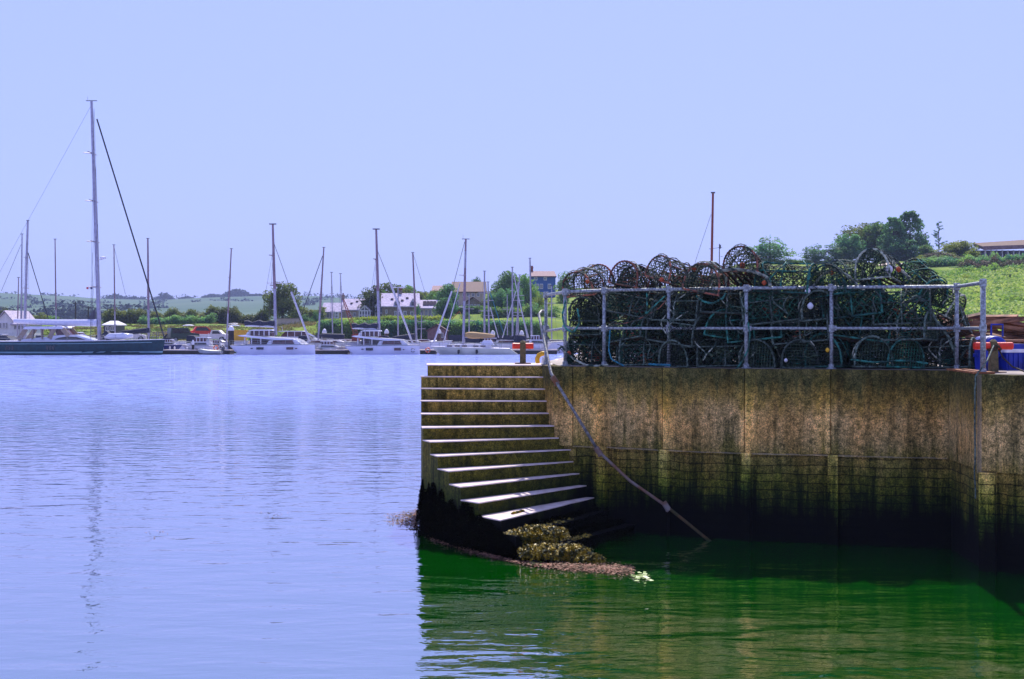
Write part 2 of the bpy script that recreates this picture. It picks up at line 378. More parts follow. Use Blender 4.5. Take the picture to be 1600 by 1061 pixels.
# ------------------------------------------------------------------ terrain
U = [-500, 180, 400, 500, 600, 700, 760, 850, 900, 1000, 1150, 1200, 1330, 1400, 1500, 1600, 1900]
Zy = lambda y, D: Z_(y, D)
left = [(150,-1.5),(163,-.4),(166,1.0),(184,1.25),(204,Zy(514,204)),(230,Zy(505.5,230)),(262,Zy(503,262)),(320,4.0),(420,2)]
PROF = {
 -500: left, 180: left,
 400: left,
 500: [(150,-1.5),(166,-.4),(169,1.0),(184,1.25),(190,Zy(508,190)),(214,Zy(500,214)),(240,Zy(498,240)),(320,5),(420,3)],
 600: [(150,-1.5),(166,-.4),(169,1.0),(186,1.25),(190,Zy(501,190)),(214,Zy(498,214)),(240,Zy(490,240)),(300,8.5),(420,6)],
 700: [(150,-1.5),(166,-.4),(169,1.0),(186,1.25),(190,Zy(501,190)),(216,Zy(498,216)),(244,Zy(481,244)),(300,Zy(462,300)),(420,8)],
 760: [(150,-1.5),(168,-.4),(171,1.0),(186,1.25),(190,Zy(501,190)),(216,Zy(497,216)),(244,Zy(479,244)),(300,Zy(455,300)),(420,10)],
 850: [(150,-1.5),(168,-.4),(171,1.0),(186,1.3),(190,Zy(503,190)),(216,Zy(490,216)),(250,Zy(470,250)),(300,Zy(452,300)),(420,12)],
 900: [(140,-1.5),(168,-.4),(171,1.0),(186,1.3),(190,3.0),(220,5.0),(260,8.5),(320,Zy(450,320)),(420,12)],
 1000:[(85,-1.5),(95,-.4),(100,.6),(150,1.8),(190,3.5),(220,6.0),(260,9.5),(320,12.0),(420,12)],
 1150:[(60,-1.5),(70,-.4),(78,1.2),(112,2.8),(150,5.5),(200,9.5),(235,Zy(414,235)),(300,13),(420,12)],
 1200:[(60,-1.5),(70,-.4),(78,1.4),(112,2.9),(150,Zy(470,150)),(200,Zy(430,200)),(235,Zy(409,235)),(300,13.2),(420,12)],
 1330:[(60,-1.5),(70,-.4),(78,1.5),(110,3.1),(150,Zy(463,150)),(200,Zy(426,200)),(235,Zy(409,235)),(300,13.5),(420,12)],
 1400:[(60,-1.5),(70,-.4),(78,1.5),(106,3.1),(145,Zy(462,145)),(190,Zy(432,190)),(225,Zy(408,225)),(300,14),(420,12)],
 1500:[(60,-1.5),(70,-.4),(78,1.5),(103,3.1),(142,Zy(462,142)),(185,Zy(432,185)),(210,Zy(410,210)),(300,14.5),(420,12)],
 1600:[(60,-1.5),(70,-.4),(78,1.5),(100,3.1),(140,Zy(462,140)),(180,Zy(432,180)),(207,Zy(406,207)),(300,15),(420,12)],
 1900:[(60,-1.5),(70,-.4),(78,1.5),(100,3.1),(140,Zy(458,140)),(180,Zy(428,180)),(207,Zy(404,207)),(300,15),(420,12)],
}
def prof(u, D):
    p = PROF[u]
    if D <= p[0][0]: return p[0][1]
    for (a, za), (b, zb) in zip(p, p[1:]):
        if D <= b: return za+(zb-za)*(D-a)/(b-a)
    return p[-1][1]
def land(u, D):
    u = max(U[0], min(U[-1], u))
    for a, b in zip(U, U[1:]):
        if u <= b:
            t = (u-a)/(b-a); z = prof(a, D)*(1-t)+prof(b, D)*t; break
    z += .25*mn.noise(Vector((u*D/2222/9, D/9, 0))) if z > 1.6 else 0
    return z
mb = MB(); us = [-500+i*15 for i in range(161)]; Ds = [58+i*2.5 for i in range(80)]+[258+i*9 for i in range(18)]
for D in Ds:
    for u in us: mb.v.append((X_(u, D), D, land(u, D)))
nu = len(us)
for j in range(len(Ds)-1):
    for i in range(nu-1): mb.f.append((j*nu+i, j*nu+i+1, (j+1)*nu+i+1, (j+1)*nu+i))
tag(mb.build('ground', MATS['grass'], smooth=True), kind='structure')
# shingle shore below the banks
mb = MB()
sh_u = [-500+i*20 for i in range(81)]
for u in sh_u:
    Da, Dbk = (164, 183.5) if u < 520 else (165, 185.5)
    if u > 880:
        t = min(1, (u-880)/250); Da = 164+(70-164)*t; Dbk = 185+(95-185)*t
    for k in range(7):
        D = Da+(Dbk-Da)*k/6; mb.v.append((X_(u, D), D, land(u, D)+.06))
for i in range(len(sh_u)-1):
    for k in range(6): mb.f.append((i*7+k, (i+1)*7+k, (i+1)*7+k+1, i*7+k+1))
tag(mb.build('path', MATS['shore'], smooth=True), kind='structure')
# far hills
ridge = [(-600,452),(0,457),(60,460),(110,462),(150,466),(250,468),(330,464),(400,462),(500,462),(560,467),(620,470),(800,474),(1000,480),(1300,490)]
def ry(u):
    for (a, ya), (b, yb) in zip(ridge, ridge[1:]):
        if u <= b: return ya+(yb-ya)*max(0, (u-a))/(b-a)
    return ridge[-1][1]
def hillz(u, D):
    zr = Z_(ry(u), 1500)
    if D < 1500: t = (D-430)/1070; z = 1.0+(zr-1.0)*(t**1.15)
    else: z = zr-(D-1500)*.02
    return z+1.2*mn.noise(Vector((u/60, D/160, 1)))*min(1, abs(1500-D)/300)
mb = MB(); us2 = [-600+i*20 for i in range(96)]; D2 = [430+i*45 for i in range(36)]
for D in D2:
    for u in us2: mb.v.append((X_(u, D), D, hillz(u, D)))
nu = len(us2)
for j in range(len(D2)-1):
    for i in range(nu-1): mb.f.append((j*nu+i, j*nu+i+1, (j+1)*nu+i+1, (j+1)*nu+i))
tag(mb.build('hills', MATS['far_grass'], smooth=True), kind='structure')
# field hedges and woods on the far hills: one mass nobody could count
mb = MB(); rr = random.Random(3)
def clump(mb, c, w, h, n, sz, rr):
    for _ in range(n):
        a = rr.uniform(0, 2*PI); q = rr.random()**.5
        mb.leaf((c[0]+math.cos(a)*q*w, c[1]+math.sin(a)*q*w*.6, c[2]+rr.random()*h), sz, rr)
for (u0, D0, u1, D1, dens, h) in [(-100,1480,120,1490,14,3),(150,1485,330,1490,30,4),(-100,1150,300,1250,26,3),(0,900,260,1010,40,3),(300,1230,700,1290,34,3),(60,1000,40,1450,12,3),(230,1050,260,1480,14,3),(480,1000,520,1480,14,3),(-100,620,160,640,90,6),(90,700,240,660,70,7),(400,1490,900,1495,80,4)]:
    for i in range(dens):
        t = rr.random(); u = u0+(u1-u0)*t; D = D0+(D1-D0)*t
        clump(mb, (X_(u, D), D, hillz(u, D)-.5), 5, h*rr.uniform(.4, 1.2), 12, 1.3, rr)
for (u0, u1, h) in [(168,192,6),(195,225,3),(245,268,8),(285,300,3),(318,345,4),(345,396,8),(396,410,3)]:
    for i in range(int((u1-u0)*1.2)):
        u = rr.uniform(u0, u1); t = (u-u0)/(u1-u0)
        clump(mb, (X_(u, 1490), 1490, hillz(u, 1490)-1), 4, h*math.sin(PI*min(.9, max(.15, t)))*rr.uniform(.7, 1.1), 22, 1.7, rr)
tag(mb.build('far_woodland', MATS['far_wood']), 'hazy dark hedgerows and woods on the far hillside', 'woodland', kind='stuff')

# water
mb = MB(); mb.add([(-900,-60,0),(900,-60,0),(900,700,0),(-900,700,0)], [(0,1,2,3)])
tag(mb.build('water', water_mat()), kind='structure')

# ------------------------------------------------------------------ quay
WL = [(845,21.55),(849,21.05),(856,20.7),(867,20.45),(900,20.36),(930,20.3),(1045,19.7),(1166,19.25),(1299,18.95),(1482,18.5)]
WALL = [Vector((X_(x, D), D)) for x, D in WL]+[Vector((X_(1527,17.0),17.0)), Vector((X_(1533,16.88),16.88)), Vector((X_(1720,16.15),16.15))]
def wall_at(px):
    for (a, Da), (b, Db) in zip(WL, WL[1:]):
        if px <= b:
            t = (px-a)/(b-a); return Vector((X_(a,Da)+(X_(b,Db)-X_(a,Da))*t, Da+(Db-Da)*t))
    return WALL[-4]
def offset(poly, d):      # move a polyline inwards (to the land side) by d
    out = []
    for i, p in enumerate(poly):
        a = poly[max(0, i-1)]; b = poly[min(len(poly)-1, i+1)]
        n = Vector((0, 0))
        for s, e in ((a, p), (p, b)):
            if (e-s).length > 1e-6: t = (e-s).normalized(); n += Vector((-t.y, t.x))
        n.normalize(); out.append(p+n*d)
    return out
def strip(mb, poly, z0, z1, out, inn, jit=0.0, seg=.12):
    pts = []
    for a, b in zip(poly, poly[1:]):
        k = max(1, int((b-a).length/seg)) if jit else 1
        for i in range(k): pts.append(a+(b-a)*i/k)
    pts.append(poly[-1])
    po, pi_ = offset(pts, -out), offset(pts, inn); n = len(pts); o = len(mb.v)
    for i in range(n):
        j0 = R.uniform(-jit, jit); j1 = R.uniform(-jit, jit)*.3
        mb.v += [(po[i].x, po[i].y, z0+j0), (po[i].x, po[i].y, z1+j1), (pi_[i].x, pi_[i].y, z1), (pi_[i].x, pi_[i].y, z0)]
    for i in range(n-1):
        a, b = o+i*4, o+i*4+4
        for k in range(4): mb.f.append((a+k, b+k, b+(k+1) % 4, a+(k+1) % 4))
    mb.f += [(o+3, o+2, o+1, o), (o+4*n-4, o+4*n-3, o+4*n-2, o+4*n-1)]
def poly_between(pa, pb):   # part of the main wall between two picture columns of its own course
    pts = [wall_at(pa)]+[Vector((X_(x, D), D)) for x, D in WL if pa < x < pb]+[wall_at(pb)]
    return pts
qw = thing('quay_wall', 'weathered concrete harbour wall with streaks of rust, lichen and green algae below the lobster pots', 'harbour wall', (WALL[6].x, WALL[6].y, 0))
mb = MB(); strip(mb, offset(WALL, .055), -1.7, 2.30, 0, .5); mb.build('lower_wall', quay, qw, world=True)
WL_LEDGE = offset([wall_at(895)]+WALL[5:9]+[wall_at(1480)], .03)
edges = [845, 895, 1035, 1163, 1298, 1482]
for a, b in zip(edges, edges[1:]):
    mb = MB(); pl = poly_between(a, b)
    if a > 846: pl[0] = pl[0]+(pl[1]-pl[0]).normalized()*.006
    if b < 1482: pl[-1] = pl[-1]+(pl[-2]-pl[-1]).normalized()*.006
    strip(mb, pl, 1.20, DECK, 0, .22, jit=.012); mb.build('wall_panel', quay, qw, world=True)
mb = MB(); strip(mb, [WALL[-4]+Vector((.0, -.012)), WALL[-3]], 1.19, DECK, 0, .22, jit=.01); mb.build('wall_panel', quay, qw, world=True)
mb = MB(); strip(mb, [WALL[-3], WALL[-2]], 1.15, DECK, .004, .2, jit=.006); mb.build('corner_chamfer', quay_pale, qw, world=True)
mb = MB(); strip(mb, [WALL[-2]+Vector((.006,0)), WALL[-1]], 1.18, DECK, 0, .22, jit=.012); mb.build('wall_panel', quay, qw, world=True)
mb = MB(); strip(mb, WL_LEDGE, 1.176, 1.196, .026, .1, jit=.006); mb.build('ledge', quay_pale, qw, world=True)
for px in (938, 1035, 1163, 1298):
    c = wall_at(px); t = (wall_at(px+3)-wall_at(px-3)).normalized(); mb = MB()
    strip(mb, [c-t*.035, c+t*.095], -1.7, 1.195, .05, .2); mb.build('pilaster', quay_rib, qw, world=True)
mb = MB(); a = WALL[-2]; t = (WALL[-1]-WALL[-2]).normalized(); strip(mb, [a-t*.02, a+t*.17], -1.7, 1.17, .03, .2); mb.build('pilaster', quay_rib, qw, world=True)
# deck behind the wall top
ins = offset(WALL, .215)
mb = MB(); poly = [(p.x, p.y) for p in ins]+[(40, 16), (60, 82), (X_(1120, 80), 80), (X_(1000, 60), 60), (X_(900, 30), 30), (X_(855, 23.6), 23.6)]
mb.prism(poly, 1.2, DECK+.004); tag(mb.build('pavement', MATS['deck_concrete']), kind='structure')
mb = MB(); mb.prism([(.3,22.2),(X_(855,23.55),23.55),(X_(900,29.9),29.9),(X_(1000,59.9),59.9),(X_(1120,79.9),79.9),(60,81.9),(40,16.2),(8,17.2),(6,18.8),(1.6,20.9),(.62,21.5)], -1.7, 1.19)
tag(mb.build('quay_footing', quay), kind='structure')

# stairs
NL = [(668,21.5),(658,21.35),(658,21.12),(658,20.82),(659,20.45),(661,20.05),(673,19.70),(684,19.39),(702,19.03),(720,18.67),(748,18.36),(783,17.95),(806,17.72),(834,17.5),(880,17.4)]
NR = [(846,21.3),(847,21.08),(850,20.92),(853,20.8),(858,20.66),(865,20.47),(873,20.43),(882,20.4),(890,20.38),(900,20.36),(912,20.33),(925,20.31),(950,20.2),(990,19.99),(1040,19.72)]
st = thing('harbour_steps', 'mossy concrete steps fanning down from the quay to the water beside the tall wall', 'steps', (0, 20, 0))
Lp = [Vector((X_(x, D), D)) for x, D in NL]; Rp = []
for x, D in NR:
    Rp.append(Vector((X_(x, D), D)))
backL, backR = Vector((X_(668, 22.5), 22.5)), Vector((X_(868, 22.6), 22.6))
for k in range(15):
    L0, R0 = Lp[k], Rp[k]+(Rp[k]-Lp[k]).normalized()*.14
    if k == 0: L1, R1 = backL, backR
    else: L1, R1 = Lp[k-1], Rp[k-1]+(Rp[k-1]-Lp[k-1]).normalized()*.14
    if k == 1: L1 = L1+Vector((-.09, 0))
    z = DECK-.17*k
    mb = MB(); nseg = 14
    # riser edge is slightly worn: jitter along the nose
    nose = [L0+(R0-L0)*i/nseg for i in range(nseg+1)]
    poly = [(p.x, p.y) for p in nose]+[(R1.x, R1.y), (L1.x, L1.y)]
    mb.prism(poly, -1.7, z-.014); s_ = mb.build('step', stepm, st, world=True)
    dirn = (R0-L0).normalized(); nrm = Vector((dirn.y, -dirn.x))
    mb = MB(); nose2 = [p+nrm*(.008+R.uniform(-.013, .010)) for p in nose]; nose2[0] -= dirn*.012
    L1b = L1-(L1-L0)*(0 if k == 0 else .0)+nrm*.012
    poly = [(p.x, p.y) for p in nose2]+[(R1.x, R1.y), (L1b.x-.012, L1b.y)]
    mb.prism(poly, z-.014, z); mb.build('tread', MATS['tread_concrete'] if k < 12 else stepm, s_, world=True)
# weed on the lowest steps, wall foot and water
def weed(name, mname, pts, sz, label, rr=random.Random(5), flat=0):
    mb = MB()
    for p in pts: mb.leaf(p, sz*rr.uniform(.6, 1.3), rr, flat)
    o = mb.build(name, MATS[mname]); return tag(o, label, 'seaweed', kind='stuff')
rr = random.Random(21); pts = []
for i in range(36000):          # black wrack hanging on the outer face of the stair
    k = rr.uniform(4.9, 13.6); a = int(k); t = k-a; p = Lp[a]+(Lp[a+1]-Lp[a])*t
    d = (Lp[a+1]-Lp[a]).normalized(); n = Vector((-d.y, d.x))*-1
    if n.x > 0: n = -n
    top = .72-.05*(k-5)+.22*mn.noise(Vector((k*2.5, 1.3, 0)))+.1*mn.noise(Vector((k*9, 2, 0)))
    top = min(top, DECK-.17*k-.12)
    z = rr.uniform(-.12, max(.05, top)); bulge = .01+.10*max(0, 1-z/.8)*rr.random()*(1+mn.noise(Vector((k*6, z*5, 0))))
    pts.append((p.x+n.x*bulge, p.y+n.y*bulge, z))
for i in range(1500):          # round the left corner of the pier
    y = rr.uniform(20.0, 22.4); z = rr.uniform(-.1, .55+.12*mn.noise(Vector((y*4, 0, 3))))
    pts.append((X_(661, 20.05)+(X_(668, 22.5)-X_(661, 20.05))*(y-20)/2.5-rr.random()*.12*(1-z/.8)-.02, y, z))
for i in range(16000):
    k = rr.choice([12, 13, 13, 14, 14]); t = rr.uniform(.25, 1.0); sft = rr.random(); a = Lp[k]+(Rp[k]-Lp[k])*t; b = Lp[k-1]+(Rp[k-1]-Lp[k-1])*t; p = a+(b-a)*sft
    if sft < .35: pts.append((a.x, a.y-.03*rr.random(), DECK-.17*k-rr.random()*.17))
    else: pts.append((p.x, p.y, DECK-.17*k+rr.random()*.05*(1+mn.noise(Vector((p.x*5, p.y*5, 0))))))
weed('black_wrack', 'weed_black', pts, .015, 'black hanging wrack covering the foot of the stair wall', rr)
pts = []
for (cx, cy, z, ax, ay, az_) in ((838,17.95,.27,.30,.17,.08),(864,17.97,.27,.18,.14,.06),(852,17.55,.10,.30,.16,.08),(888,17.6,.10,.24,.13,.07),(838,17.62,.08,.16,.12,.05),(915,17.5,.03,.2,.12,.05)):
    c = Vector((X_(cx, cy), cy, z))
    for i in range(5200):
        a = rr.uniform(0, 2*PI); e = rr.uniform(-.9, PI/2); w_ = 1+.22*mn.noise(Vector((math.cos(a)*2+cx, math.sin(a)*2, e*2)))+.38*mn.noise(Vector((math.cos(a)*7+cx, math.sin(a)*7, e*6)))
        pts.append((c.x+math.cos(a)*math.cos(e)*ax*w_, c.y+math.sin(a)*math.cos(e)*ay*w_, c.z+math.sin(e)*az_*w_+rr.uniform(-.02,.035)))
for i in range(5000):
    k = rr.choice([11, 12, 12, 13]); t = rr.random()*.6; a = Lp[k]+(Rp[k]-Lp[k])*t; b = Lp[k-1]+(Rp[k-1]-Lp[k-1])*t; p = a+(b-a)*rr.random()
    if k == 11: t = rr.random(); p = Lp[11]+(Rp[11]-Lp[11])*t*.45+Vector((0,.27+rr.random()*.05)); 
    if mn.noise(Vector((p.x*4, p.y*4, 2))) > 0: pts.append((p.x, p.y, DECK-.17*k+rr.random()*.02))
weed('bladder_wrack', 'weed_ochre', pts, .019, 'ochre wrack draped over the two lowest sunlit steps', rr)
pts = []
ctr = [(655,19.85),(700,18.9),(742,18.25),(783,17.78),(830,17.33),(880,17.12),(935,16.98),(985,16.85)]
for i in range(9000):
    q = (.3+6.7*rr.random()**.75); a = int(min(q, len(ctr)-2)); t = q-a
    px = ctr[a][0]+(ctr[a+1][0]-ctr[a][0])*t; D = ctr[a][1]+(ctr[a+1][1]-ctr[a][1])*t
    wd = .03+.13*(q/7)**1.5
    D += rr.gauss(0, 1)*wd; px += rr.uniform(-8, 8)
    pts.append((X_(px, D), D, rr.uniform(.004, .03)))
for i in range(1300):
    q = rr.random(); px = 652-52*q*rr.random(); D = 21.4+(rr.random()-.5)*2.4*(1-q*.6)
    pts.append((X_(px, D), D, rr.uniform(.004, .035)))
for i in range(60):
    px, D = rr.choice([(830,22.9),(385,24.5),(430,22.0),(640,28),(250,20)]); px += rr.gauss(0, 9); D += rr.gauss(0, .25)
    if px < 660: pts.append((X_(px, D), D, .008))
weed('floating_wrack', 'weed_float', pts, .016, 'line of brown weed floating along the foot of the steps', rr, .75)
pts = [(X_(1000+rr.gauss(0, 7), 16.45)+0, 16.45+rr.gauss(0, .12), rr.uniform(.004, .02)) for _ in range(80)]
pts += [(X_(838+rr.gauss(0, 7), 17.5), 17.35+rr.gauss(0, .08), rr.uniform(.004, .03)) for _ in range(60)]
weed('sea_lettuce', 'weed_lime', pts, .035, 'small patch of bright green weed floating off the lowest step', rr, .8)

# ------------------------------------------------------------------ railing
def zpost(mb, x, y, z0, z1, r=.026):
    mb.tube([(x, y, z0), (x, y, z1)], r, 10)
rail_px = [(853,21.55),(883,20.74),(944,20.55),(1045,20.0),(1166,19.45),(1299,19.15),(1495,18.72),(1536,17.15)]
RP = [Vector((X_(x, D), D, 0)) for x, D in rail_px]
rg = thing('safety_railing', 'galvanised tube railing with two rails along the quay edge in front of the pots', 'railing', (RP[4].x, RP[4].y, DECK))
zt = [3.385, 3.41]+[DECK+1.1]*6
for i, p in enumerate(RP):
    mb = MB(); zpost(mb, p.x, p.y, DECK if i else 1.3, zt[i]-.0, .026 if i < 7 else .033); post = mb.build('post', MATS['galvanised'], rg, world=True, smooth=True)
    mb = MB(); mb.lathe((p.x, p.y, DECK+.004), [(.07,0),(.07,.012),(.04,.02),(.038,.06),(.03,.065)], 12); mb.build('foot_flange', MATS['galvanised'], post, world=True)
    for zz in (zt[i], 2.88):
        mb = MB(); mb.lathe((p.x, p.y, zz-.05), [(.030,0),(.043,.004),(.043,.09),(.036,.098)], 12)
        if zz > 3 or True:
            q = RP[min(i+1, 7)] if i < 7 else RP[6]; d = (q-p).normalized()
            mb.tube([(p.x, p.y, zz), (p.x+d.x*.07, p.y+d.y*.07, zz)], .037, 10)
        mb.build('clamp', MATS['galvanised'], post, world=True, smooth=False)
for zs in (zt, [2.88]*8):
    mb = MB(); pts = [Vector((p.x, p.y, z)) for p, z in zip(RP, zs)]
    if zs[1] == 2.88: pts[0].z = 2.84
    full = []
    for a, b in zip(pts, pts[1:]):
        for k in range(6): q = a+(b-a)*k/6; q.z += R.uniform(-.001, .001); full.append(q)
    full.append(pts[-1]); mb.tube(full, .0235 if zs[2] > 3 else .021, 10); mb.build('rail', MATS['galvanised'], rg, world=True, smooth=True)
hr = thing('stair_handrail', 'long sloping pipe handrail running down the wall to the water, grey above and weedy below', 'handrail', (X_(935, 19.9), 19.9, 0))
A = [P(853,486,21.7), P(846,486,21.6), P(842,491,21.5), P(849,527,21.2), P(861,583,20.32), P(869,597,20.24), P(935,705,20.08)]
mb = MB(); mb.tube(A, .0215, 10); mb.build('upper_pipe', MATS['pipe_grey'], hr, world=True, smooth=True)
mb = MB(); mb.tube([P(935,705,20.08), P(985,752,19.85), P(1040,790,19.58)], .021, 10); mb.build('middle_pipe', MATS['galvanised_rust'], hr, world=True, smooth=True)
mb = MB(); mb.tube([P(1040,790,19.58), P(1075,818,19.42), P(1112,848,19.26)], .022, 8); mb.build('lower_pipe', MATS['weedy_pipe'], hr, world=True, smooth=True)
for px, py, D in ((867,594,20.26),(935,705,20.08),(1041,791,19.56)):
    mb = MB(); p = P(px, py, D); w = wall_at(px); mb.tube([p, (p.x+.02, p.y+.02, p.z-.07), (w.x, w.y+.1, p.z-.09)], .016, 8)
    a = P(px-4, py-6, D); b = P(px+4, py+6, D); mb.tube([a, b], .042, 10); mb.build('bracket', MATS['galvanised_rust'], hr, world=True)

# ------------------------------------------------------------------ bitts, hoop, corner things
def bitt(px, base_y, top_y, D, bar_l, lab, stone):
    x = X_(px, D); z0 = DECK; zt_ = Z_(top_y, D)
    t = thing('mooring_bitt', lab, 'mooring post', (x, D, z0)); h = zt_-z0; w = .095
    mb = MB(); mb.box((0,0,h/2-.02), (w,w*1.1,h-.04), taper=.93); mb.lathe((0,0,h-.05), [(w*.5,0),(w*.52,.03),(w*.2,.06)], 10); mb.build('post', MATS[stone], t)
    mb = MB(); mb.box((0,0,.008), (w*2.6,w*2.6,.016)); mb.build('base_plate', MATS['galvanised_rust'], t)
    mb = MB(); z = h-.075; pts = [(-bar_l/2,0,z),(-bar_l/2+.012,0,z),(-.06,0,z),(.06,0,z),(bar_l/2-.012,0,z),(bar_l/2,0,z)]
    mb.tube(pts, [.040,.048,.046,.046,.048,.040], 14); mb.build('crossbar', MATS['red_paint'], t, smooth=False)
    return t, h
bitt(817, 567, 533, 22.1, .33, 'small red T-shaped mooring post on the top landing of the steps', 'post_stone')
t, h = bitt(1552, 582, 531, 17.6, .48, 'larger red crossbar mooring post wound with rope beside the blue bins', 'post_stone')
mb = MB()
for i in range(5):
    a0 = i*.9; mb.tube([(math.cos(a)*.066-.02+i*.012, math.sin(a)*.06, h-.10+math.sin(a*1+i)*.03) for a in [q*PI/6 for q in range(12)]], .011, 5, closed=True)
tag(mb.build('mooring_rope', MATS['pot_slat']), 'brown rope wound round the right red mooring post', 'rope').location = (X_(1552,17.6), 17.6, DECK)
t = thing('mooring_hoop', 'yellow bent steel hoop at the landing end beside the railing', 'mooring hoop', (X_(848,21.9), 21.9, DECK))
mb = MB(); mb.tube([P(840,567.5,21.9), P(839.5,560,21.9), P(842,555,21.9), P(847,552.5,21.9), P(853,552.5,21.9)], .038, 10); mb.build('hoop', MATS['yellow_paint'], t, world=True, smooth=True)
mb = MB(); mb.tube([P(848,570,21.7), P(848.3,558,21.7)], .022, 8); mb.build('stub', MATS['white_paint'], t, world=True, smooth=True)
# rusty plate with slats at the corner
t = thing('corner_plate', 'rusty orange slatted plate set into the quay edge at the corner', 'plate', (X_(1510,17.9), 17.9, DECK))
for i in range(7):
    f0, f1 = i/7+.012, (i+1)/7-.012
    a = WALL[-4]+(WALL[-3]-WALL[-4])*f0; b = WALL[-4]+(WALL[-3]-WALL[-4])*f1
    mb = MB(); mb.prism([(a.x-.03, a.y), (b.x-.03, b.y), (b.x+.22, b.y), (a.x+.22, a.y)], DECK+.006, DECK+.028); mb.build('slat', MATS['rust_plate'], t, world=True)
mb = MB(); pts = [P(1553,540,17.5), P(1543,563,17.1), P(1530,580,16.9), P(1524.5,588,16.92), P(1523,620,16.94), P(1523.5,680,16.94), P(1523,735,16.94), P(1524.5,790,16.94)]
sm = []
for a, b in zip(pts, pts[1:]):
    for k in range(5): sm.append(a+(b-a)*k/5+Vector((R.uniform(-.004,.004), 0, 0)))
mb.tube(sm, .010, 6); tag(mb.build('mooring_line', MATS['rope_black']), 'dark rope hanging down the wall corner from the right mooring post', 'rope')
mb = MB(); mb.tube([P(1560,545,17.6), P(1568,560,17.5), P(1582,573,17.4), P(1602,581,17.2), P(1625,583,17.1)], .010, 6); tag(mb.build('mooring_line', MATS['pot_slat']), 'thin tan rope curving from the right mooring post over the blue bin', 'rope')
def bin_(px0, px1, y0, y1, D, label, lid=True, rim='white_plastic', body='blue_plastic'):
    w = X_(px1,D)-X_(px0,D); h = Z_(y0,D)-Z_(y1,D)
    t = thing('fish_bin', label, 'fish bin', (X_((px0+px1)/2, D), D, DECK+.004), rz=.12)
    zb = 0
    mb = MB(); mb.box((0,0,h*.5), (w*.94,w*.8,h), taper=1.06); mb.build('tub', MATS[body], t)
    mb = MB(); 
    for s in (-1,1):
        mb.box((0, s*w*.43, h*.74), (w*1.06,.03,.045)); mb.box((s*w*.52,0,h*.74), (.03,w*.83,.045))
    mb.build('rim', MATS[rim], t)
    mb = MB()
    for i in range(4):
        mb.box((-w*.36+i*w*.24, -w*.415, h*.35), (w*.04,.03,h*.6))
    mb.build('rib', MATS[body], t)
    return t
bin_(1565, 1598, 537, 578, 18.6, 'open blue plastic fish bin with a pale rim at the right edge')
bin_(1526, 1547, 547, 580, 18.3, 'narrow blue plastic fish bin behind the railing end post', rim='blue_plastic')
t = thing('net_drum', 'round blue and white plastic drum lying behind the red mooring post', 'drum', (X_(1551,18.9), 18.9, DECK+.30))
mb = MB(); mb.tube([(-.05,-.3,0),(-.05,-.28,0),(-.05,.28,0),(-.05,.3,0)], [.12,.15,.15,.12], 18); mb.build('body', MATS['blue_plastic'], t, smooth=True)
mb = MB(); mb.tube([(-.05,-.2,0),(-.05,-.12,0)], .156, 18); mb.build('band', MATS['white_plastic'], t)
mb = MB(); mb.tube([(-.12,-.3,.16),(-.12,-.3,.30),(.03,-.3,.30),(.03,-.3,.14)], .014, 6); mb.build('handle', MATS['blue_plastic'], t)
t = thing('pallet_stack', 'stack of weathered pallets under the blue bins behind the railing', 'pallets', (X_(1548,19.3), 19.3, DECK+.004))
for k in range(3):
    mb = MB()
    for i in range(5): mb.box((0,-.4+i*.2,.12+k*.0), (1.0,.1,.02))
    for i in range(3): mb.box((-.45+i*.45,0,.055), (.08,.9,.1))
    o = mb.build('pallet', MATS['timber'], t); o.location = (R.uniform(-.04,.04), 0, k*.131); o.rotation_euler = (0,0,R.uniform(-.06,.06))
# scrap timber pile
rr = random.Random(12)
pl0 = MB(); pl0.box((0,0,0), (1.7,.17,.045)); pl0 = pl0.build('scrap_plank', MATS['timber'])
WORDS = ['long','short','split','pale','dark','grey','reddish','bowed','wide','narrow','broken','muddy']
for i in range(46):
    o = pl0 if i == 0 else pl0.copy()
    if i: COL.objects.link(o)
    px = rr.uniform(1446, 1625); lay = i % 8; top = 1.0-abs(px-1530)/260
    D = 24.5+rr.uniform(-1, 1.2)
    o.location = (X_(px, D), D, DECK+.06+lay*.105*top)
    o.rotation_euler = (rr.uniform(-.35,.35), rr.uniform(-.22,.22), rr.uniform(-.55,.55)); o.scale = (rr.uniform(.45,1.1), rr.uniform(.6,1.4), rr.uniform(.8,1.7))
    tag(o, 'loose weathered plank in the heap of scrap timber behind the railing', 'plank', 'planks of the scrap timber heap')

